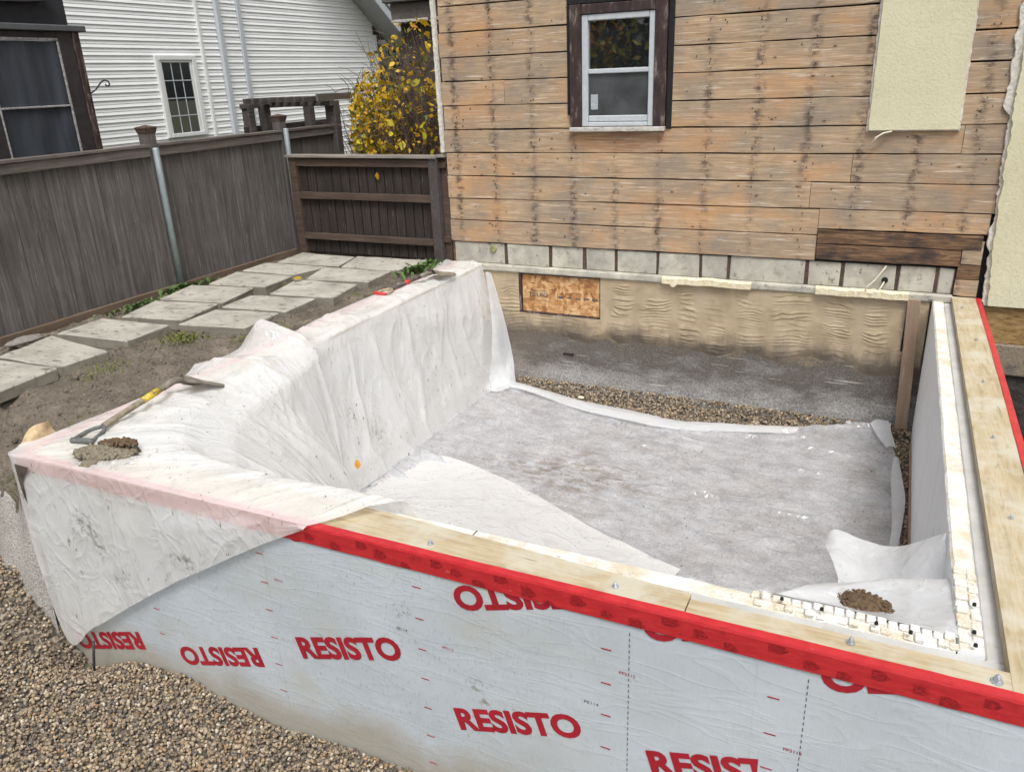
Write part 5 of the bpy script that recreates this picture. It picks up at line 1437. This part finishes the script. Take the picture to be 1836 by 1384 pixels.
ZZ = np.maximum(ZZ, -1.040 + .02 * (fbm(XX * 3, YY * 3, 3) - .5) + .05 * sstep(-.25, 0, YY))
floor_sheet = grid_obj("floor_sheet", np.stack([XX, YY, ZZ], -1), 'film_floor', None, True, flip=True)
tag(floor_sheet, "muddy grey translucent plastic sheet lying over the gravel floor", "plastic sheet")
# turned-back hems of the floor sheet
def ribbon(name, rows, mat, parent, nu=60, nv=16, wob=.006):
    P = crom(np.array(rows, float), nu); P = np.moveaxis(crom(np.moveaxis(P, 1, 0), nv), 0, 1)
    nn = normals_of(P); a, b = np.meshgrid(np.linspace(0, 9, nu), np.linspace(0, 3, nv), indexing='ij')
    P = P + nn * ((fbm(a, b, 3) - .5) * 2 * wob)[..., None]
    return grid_obj(name, P, mat, parent, True)
ribbon("folded_hem", [[(-2.95, -.13, -.985), (-2.93, -.19, -.99), (-2.86, -.24, -1.008)], [(-2.70, -.19, -.995), (-2.68, -.25, -.985), (-2.62, -.30, -1.005)], [(-2.15, -.335, -1.0), (-2.17, -.42, -.978), (-2.16, -.50, -1.0)],
  [(-1.70, -.40, -1.0), (-1.72, -.50, -.978), (-1.70, -.59, -1.0)], [(-1.33, -.45, -1.005), (-1.33, -.54, -.988), (-1.30, -.62, -1.004)], [(-.9, -.37, -1.004), (-.9, -.44, -1.0), (-.88, -.50, -1.012)], [(-.45, -.235, -1.012), (-.45, -.26, -1.015), (-.44, -.29, -1.045)]], 'film_clear', floor_sheet)
ribbon("folded_hem", [[(-3.02, -.36, -1.0), (-2.97, -.10, -.93), (-2.935, -.02, -.87)], [(-2.90, -.40, -1.005), (-2.915, -.22, -.96), (-2.925, -.05, -.90)], [(-2.82, -.30, -1.0), (-2.86, -.20, -.99), (-2.90, -.06, -.93)]], 'film_clear', floor_sheet, 24, 14, .004)
ribbon("folded_hem", [[(.03, -.10, -.965), (.07, -.04, -.955), (.15, -.03, -.96)], [(.08, -.25, -.985), (.12, -.22, -.975), (.185, -.24, -.985)], [(.15, -.42, -1.0), (.18, -.40, -.992), (.215, -.42, -1.002)]], 'film_clear', floor_sheet, 24, 12, .004)
ribbon("folded_hem", [[(.20, -.55, -1.004), (.215, -.55, -1.0), (.232, -.55, -1.008)], [(.19, -.85, -1.0), (.22, -.85, -.99), (.257, -.85, -1.004)], [(.20, -1.15, -1.0), (.235, -1.15, -.99), (.278, -1.15, -1.004)], [(.21, -1.5, -1.002), (.24, -1.5, -.995), (.262, -1.5, -1.008)], [(.20, -1.75, -1.004), (.22, -1.75, -1.0), (.24, -1.75, -1.01)]], 'film_clear', floor_sheet, 40, 10, .003)
# the draped sheet runs on along the floor and up towards the front wall
ribbon("apron_fold", [[(-2.98, -1.58, -1.055), (-2.98, -1.95, -1.05), (-2.97, -2.4, -1.02), (-2.95, -2.9, -.9)], [(-2.60, -1.68, -.990), (-2.56, -1.95, -.985), (-2.50, -2.35, -.93), (-2.4, -3.0, -.78)], [(-2.04, -1.88, -.968), (-2.02, -2.12, -.93), (-2.0, -2.5, -.85), (-1.95, -3.1, -.7)],
  [(-1.46, -2.17, -.968), (-1.47, -2.36, -.93), (-1.5, -2.7, -.86), (-1.5, -3.2, -.7)], [(-1.07, -2.327, -.972), (-1.10, -2.5, -.95), (-1.15, -2.8, -.88), (-1.2, -3.3, -.75)], [(-.80, -2.40, -.985), (-.82, -2.55, -.97), (-.88, -2.85, -.9), (-.9, -3.3, -.8)]], 'film', drape, 130, 70, .012)
# slack flap at the foot of the draped sheet, next to the house
ribbon("corner_fold", [[(-3.13, -.035, -.06), (-3.10, -.03, -.06), (-3.08, -.025, -.07)], [(-3.06, -.10, -.45), (-3.01, -.05, -.45), (-2.97, -.03, -.46)], [(-3.0, -.25, -.8), (-2.95, -.10, -.8), (-2.90, -.035, -.8)], [(-3.0, -.38, -1.0), (-2.91, -.30, -1.0), (-2.83, -.14, -.995)]], 'film_clear', drape, 50, 20, .006)

# sheet bunched in the right-hand inside corner
rows = [[(-.20, -3.805, -.030), (-.05, -3.808, -.026), (.08, -3.808, -.030), (.2, -3.812, -.028), (.318, -3.82, -.028)],
        [(-.19, -3.74, -.078), (-.04, -3.70, -.095), (.09, -3.66, -.105), (.2, -3.64, -.095), (.316, -3.65, -.050)],
        [(-.10, -3.61, -.100), (.0, -3.56, -.098), (.08, -3.51, -.102), (.16, -3.47, -.102), (.318, -3.46, -.070)],
        [(-.02, -3.40, -.21), (.03, -3.35, -.25), (.09, -3.32, -.27), (.17, -3.30, -.25), (.306, -3.34, -.15)],
        [(-.06, -3.2, -.23), (-.01, -3.17, -.245), (.07, -3.16, -.265), (.17, -3.18, -.22), (.305, -3.27, -.08)],
        [(-.10, -3.0, -.288), (-.06, -2.99, -.235), (.045, -3.0, -.25), (.16, -3.04, -.23), (.302, -3.2, -.045)]]
cs = ribbon("corner_sheet", rows, 'film_clear', None, 110, 90, .006)
tag(cs, "clear plastic sheet bunched in the right inside corner of the foundation", "plastic sheet")

# ================================================================== MUD, SHOVELS, SMALL THINGS
def heap(name, cx, cy, zbase, rx, ry, h, mat, rot=0, res=46, rough=.5, seed=0, parent=None, fall=1.0):
    u = np.linspace(-1.15, 1.15, res); A_, B_ = np.meshgrid(u, u, indexing='ij')
    r = np.sqrt(A_ ** 2 + B_ ** 2) + (fbm(A_ * 3 + seed, B_ * 3 + seed * 2, 4) - .5) * .9
    z = np.clip(1 - r ** 2, -.25, 1) * h * (.6 + rough * fbm(A_ * 6 + seed, B_ * 6, 4, .65)) + (fbm(A_ * 16, B_ * 16 + seed, 3) - .5) * h * .35 * (r < 1)
    c, s = math.cos(rot), math.sin(rot)
    X = cx + (A_ * rx * c - B_ * ry * s); Y = cy + (A_ * rx * s + B_ * ry * c)
    o = grid_obj(name, np.stack([X, Y, zbase + z], -1), mat, parent, True)
    bm = bmesh.new(); bm.from_mesh(o.data)
    bmesh.ops.delete(bm, geom=[v for v in bm.verts if v.co.z < zbase - h * .12], context='VERTS'); bm.to_mesh(o.data); bm.free()
    return o
def lumps(name, cx, cy, z, rx, ry, n, rot, smin, smax, mat, parent):
    a = rng.uniform(0, 6.28, n); r = np.sqrt(rng.random(n)); c, s_ = math.cos(rot), math.sin(rot)
    ex, ey = r * np.cos(a) * rx, r * np.sin(a) * ry
    P = np.stack([cx + ex * c - ey * s_, cy + ex * s_ + ey * c, z + (1 - r) * .012 + np.zeros(n)], 1)
    o = pebble_mesh(name, P, rng.uniform(smin, smax, n), parent); o.data.materials.clear(); o.data.materials.append(MAT[mat]); tag(o, kind='stuff'); return o
mud = heap("mud_clod", -3.0, -3.955, .012, .145, .072, .055, 'mud', .30, 60, .8, 3)
tag(mud, "lumpy grey-brown mud clod on the plastic at the front corner", "mud")
lumps("mud_crumbs", -3.0, -3.955, .036, .15, .07, 260, .30, .004, .016, 'mud', mud)
lumps("mud_crumbs", -2.975, -3.90, .062, .09, .04, 150, .30, .004, .013, 'mud_dark', mud)
heap("mud_lump", -2.985, -3.905, .012, .10, .045, .06, 'mud_dark', .30, 46, .8, 6, mud)
heap("mud_lump", -3.00, -4.035, .010, .05, .03, .028, 'mud', .4, 30, .8, 9, mud)
mud2 = heap("mud_patch", .068, -3.655, -.101, .078, .060, .020, 'mud_dark', -.35, 70, 1.2, 12)
lumps("mud_crumbs", .068, -3.655, -.094, .085, .062, 240, -.35, .002, .008, "mud_dark", mud2)
tag(mud2, "dark brown mud smear on the clear sheet in the right corner", "mud")

def shovel(name, label, grip, yoke, neck, tip, colors, side, bw=.17, blade_up=True, redband=None):
    g, yk, nk, tp = map(Vector, (grip, yoke, neck, tip)); sv = Vector(side).normalized()
    root = empty(name, g, label, "shovel", "two shovels on the plastic sheet")
    ax = (nk - yk).normalized()
    tube("shaft", [yk, yk.lerp(nk, .5), nk], .0155, colors[0], root, 12)
    if redband:
        a, b, m = redband; tube("shaft_sleeve", [yk.lerp(nk, a), yk.lerp(nk, b)], .0175, m, root, 12)
    # D grip: two arms and a cross bar
    w = .052
    tube("grip_arm", crom(np.array([yk, yk.lerp(g, .35) + sv * w * .75, g + sv * w * .95]), 8), .0095, colors[1], root, 8)
    tube("grip_arm", crom(np.array([yk, yk.lerp(g, .35) - sv * w * .75, g - sv * w * .95]), 8), .0095, colors[1], root, 8)
    tube("grip_bar", [g - sv * w * 1.12, g - sv * w, g + sv * w, g + sv * w * 1.12], [.010, .0145, .0145, .010], colors[2], root, 10)
    # socket and blade
    bl = tp - nk; L = bl.length; d = bl.normalized(); u_ = sv - d * sv.dot(d); u_.normalize(); n_ = u_.cross(d); 
    if n_.z < 0: n_ = -n_
    tube("socket", [nk - ax * .09, nk - ax * .01, nk + d * .06 + n_ * .004], [.018, .020, .013], 'shovel_steel', root, 10)
    nu_, nv_ = 22, 17; P = np.zeros((nu_, nv_, 3))
    for i in range(nu_):
        t = i / (nu_ - 1)
        hw = bw * .5 * (1.0 if t < .45 else math.sqrt(max(0.0, 1 - ((t - .45) / .55) ** 2.1)) ) * (.94 + .1 * min(t, .4)) + .0015
        for j in range(nv_):
            q = -1 + 2 * j / (nv_ - 1)
            arch = .034 * (1 - q * q) * (1 - t * .55)
            lip = .016 * max(0, 1 - t / .07)
            p = nk + d * (L * (.10 + .90 * t)) + u_ * (hw * q) + n_ * (arch - .014 + lip * (abs(q) > .18) + .012 * math.exp(-(q / .16) ** 2) * max(0, 1 - t * 2.2))
            P[i, j] = p
    P2 = P - np.array(n_)[None, None] * .0025
    V_ = np.concatenate([P.reshape(-1, 3), P2.reshape(-1, 3)]); F = grid_faces(nu_, nv_).tolist(); m = nu_ * nv_
    F += [tuple(m + k for k in q[::-1]) for q in F]
    ring = [i * nv_ for i in range(nu_)] + [(nu_ - 1) * nv_ + j for j in range(1, nv_)] + [i * nv_ + nv_ - 1 for i in range(nu_ - 2, -1, -1)] + list(range(nv_ - 2, 0, -1))
    for a, b in zip(ring, ring[1:] + ring[:1]): F.append((a, b, m + b, m + a))
    pyd("blade", V_, F, 'shovel_steel', root, True)
    return root
shovel("shovel", "short shovel with a red grip lying on the draped sheet near the house", (-3.36, -1.285, .045), (-3.35, -1.15, .05), (-3.262, -.76, .085), (-3.185, -.47, .030), ('shaft_dark', 'grip_tan', 'red_plastic'), (1, -.05, .0), .15, redband=(.36, .47, 'red_plastic'))
shovel("shovel", "muddy shovel with a grey grip and yellow sleeve by the front corner", (-3.195, -3.915, .04), (-3.235, -3.77, .045), (-3.262, -3.295, .105), (-3.11, -3.115, .030), ('shaft_tan', 'grip_grey', 'grip_grey'), (1, .25, .0), .17, redband=(.52, .74, 'yellow'))

# fallen leaves
def fallen(label, loc, rot, me, sc=1.0):
    o = bpy.data.objects.new("fallen_leaf", me); COL.objects.link(o); o.location = loc; o.rotation_euler = rot; o.scale = (sc, sc, sc)
    tag(o, label, "leaf", "fallen leaves")
fallen("yellow leaf lying on a slab of the path", (-4.30, -1.14, .052), (.25, .2, -1.2), leaf_me[0], .9)
fallen("orange leaf stuck on the inside of the draped plastic sheet", (-2.90, -2.36, -.80), (1.2, .1, .9), leaf_me[2], .75)
fallen("yellow leaf hanging on the dark cross fence boards", (-4.17, -.012, .76), (-1.5, 0, 3.1), leaf_me[0], .75)

# steel stake in the gravel
o = tube("steel_stake", [(-3.205, -4.155, -1.16), (-3.165, -4.152, -1.0), (-3.128, -4.150, -.875)], .0062, 'rebar', None, 8)
tag(o, "thin rusty steel stake stuck in the gravel by the membrane", "stake")
# timber strip along the foot of the right wall
o = wavy_board("timber_strip", .298, .322, -1.95, -.25, -1.05, -1.012, 'plank', None, .002, 'y'); tag(o, "thin timber strip on the gravel along the right wall foot", "timber")
o = wavy_board("timber_offcut", .64, 2.4, -.42, -.36, -1.08, -.99, 'plank', None, .003, 'x'); tag(o, "loose timber in the dark trench right of the new wall", "timber")
# stones
def stone(label, loc, r, mat, sq=(1.3, 1, .55), seed=0):
    bm = bmesh.new(); bmesh.ops.create_icosphere(bm, subdivisions=3, radius=1)
    for v in bm.verts:
        k = 1 + (float(fbm(np.array([v.co.x * 2 + seed]), np.array([v.co.y * 2 + v.co.z]), 3)[0]) - .5) * .6
        v.co = Vector((loc[0] + v.co.x * r * sq[0] * k, loc[1] + v.co.y * r * sq[1] * k, loc[2] + v.co.z * r * sq[2] * k))
    o = finish(bm, "stone", mat, None, 0, True); tag(o, label, "stone")
stone("flat grey stone against the fence foot at the left", (-5.04, -2.92, .015), .085, 'rock', (.9, 1.5, .25), 3)
stone("small white stone in the gravel beside the plastic sheet edge", (-.115, -.07, -1.0), .022, 'core', (1.2, 1, .7), 5)
stone("pale pebble among the gravel near the left end of the house wall", (-2.18, -.24, -1.018), .020, 'yfoam', (1.4, 1, .6), 7)
# tan scrap behind the corner
o = ribbon("torn_scrap", [[(-3.50, -3.80, -.06), (-3.53, -3.82, .0), (-3.52, -3.84, .06)], [(-3.49, -3.90, -.06), (-3.50, -3.92, .01), (-3.53, -3.93, .055)], [(-3.48, -4.0, -.06), (-3.475, -4.0, -.02), (-3.49, -4.02, .01)]], 'paper', None, 20, 14, .008)
tag(o, "crumpled tan scrap standing behind the sheet at the front corner", "scrap")
# weeds
def weed(label, cx, cy, rx, ry, n, hgt, mat='weed'):
    v = []; f = []
    for i in range(n):
        x, y = random.gauss(cx, rx), random.gauss(cy, ry); a = random.uniform(0, 6.28); L = hgt * random.uniform(.5, 1.2); w = L * random.uniform(.16, .3)
        dx, dy = math.cos(a), math.sin(a); zb = -.02; e = random.uniform(.3, 1.0)
        k = len(v)
        v += [(x, y, zb), (x + dx * L * e * .5 - dy * w, y + dy * L * e * .5 + dx * w, zb + L * .6), (x + dx * L * e, y + dy * L * e, zb + L * .75), (x + dx * L * e * .5 + dy * w, y + dy * L * e * .5 - dx * w, zb + L * .6)]
        f.append((k, k + 1, k + 2, k + 3))
    o = pyd("weed_clump", v, f, mat, None); tag(o, label, "weeds", "weeds by the path", 'stuff')
weed("green weed tuft at the foot of the first fence pipe", -5.14, -1.52, .035, .06, 90, .075)
weed("low green weeds along the fence beside the slabs", -5.07, -1.98, .03, .16, 150, .05)
weed("green weeds beyond the last slabs near the house corner", -3.62, -.30, .05, .13, 170, .075)
weed("thin green sprigs by the fence halfway along the path", -5.12, -1.25, .02, .08, 40, .05)
weed("mossy yellow-green tuft between slabs and bare dirt", -4.12, -2.47, .08, .07, 420, .022, 'moss')
weed("mossy patch along the slab edge near the draped sheet", -3.70, -2.18, .05, .10, 300, .020, 'moss')
weed("mossy strip where the slab path ends in mud", -4.10, -3.05, .07, .08, 240, .018, 'moss')
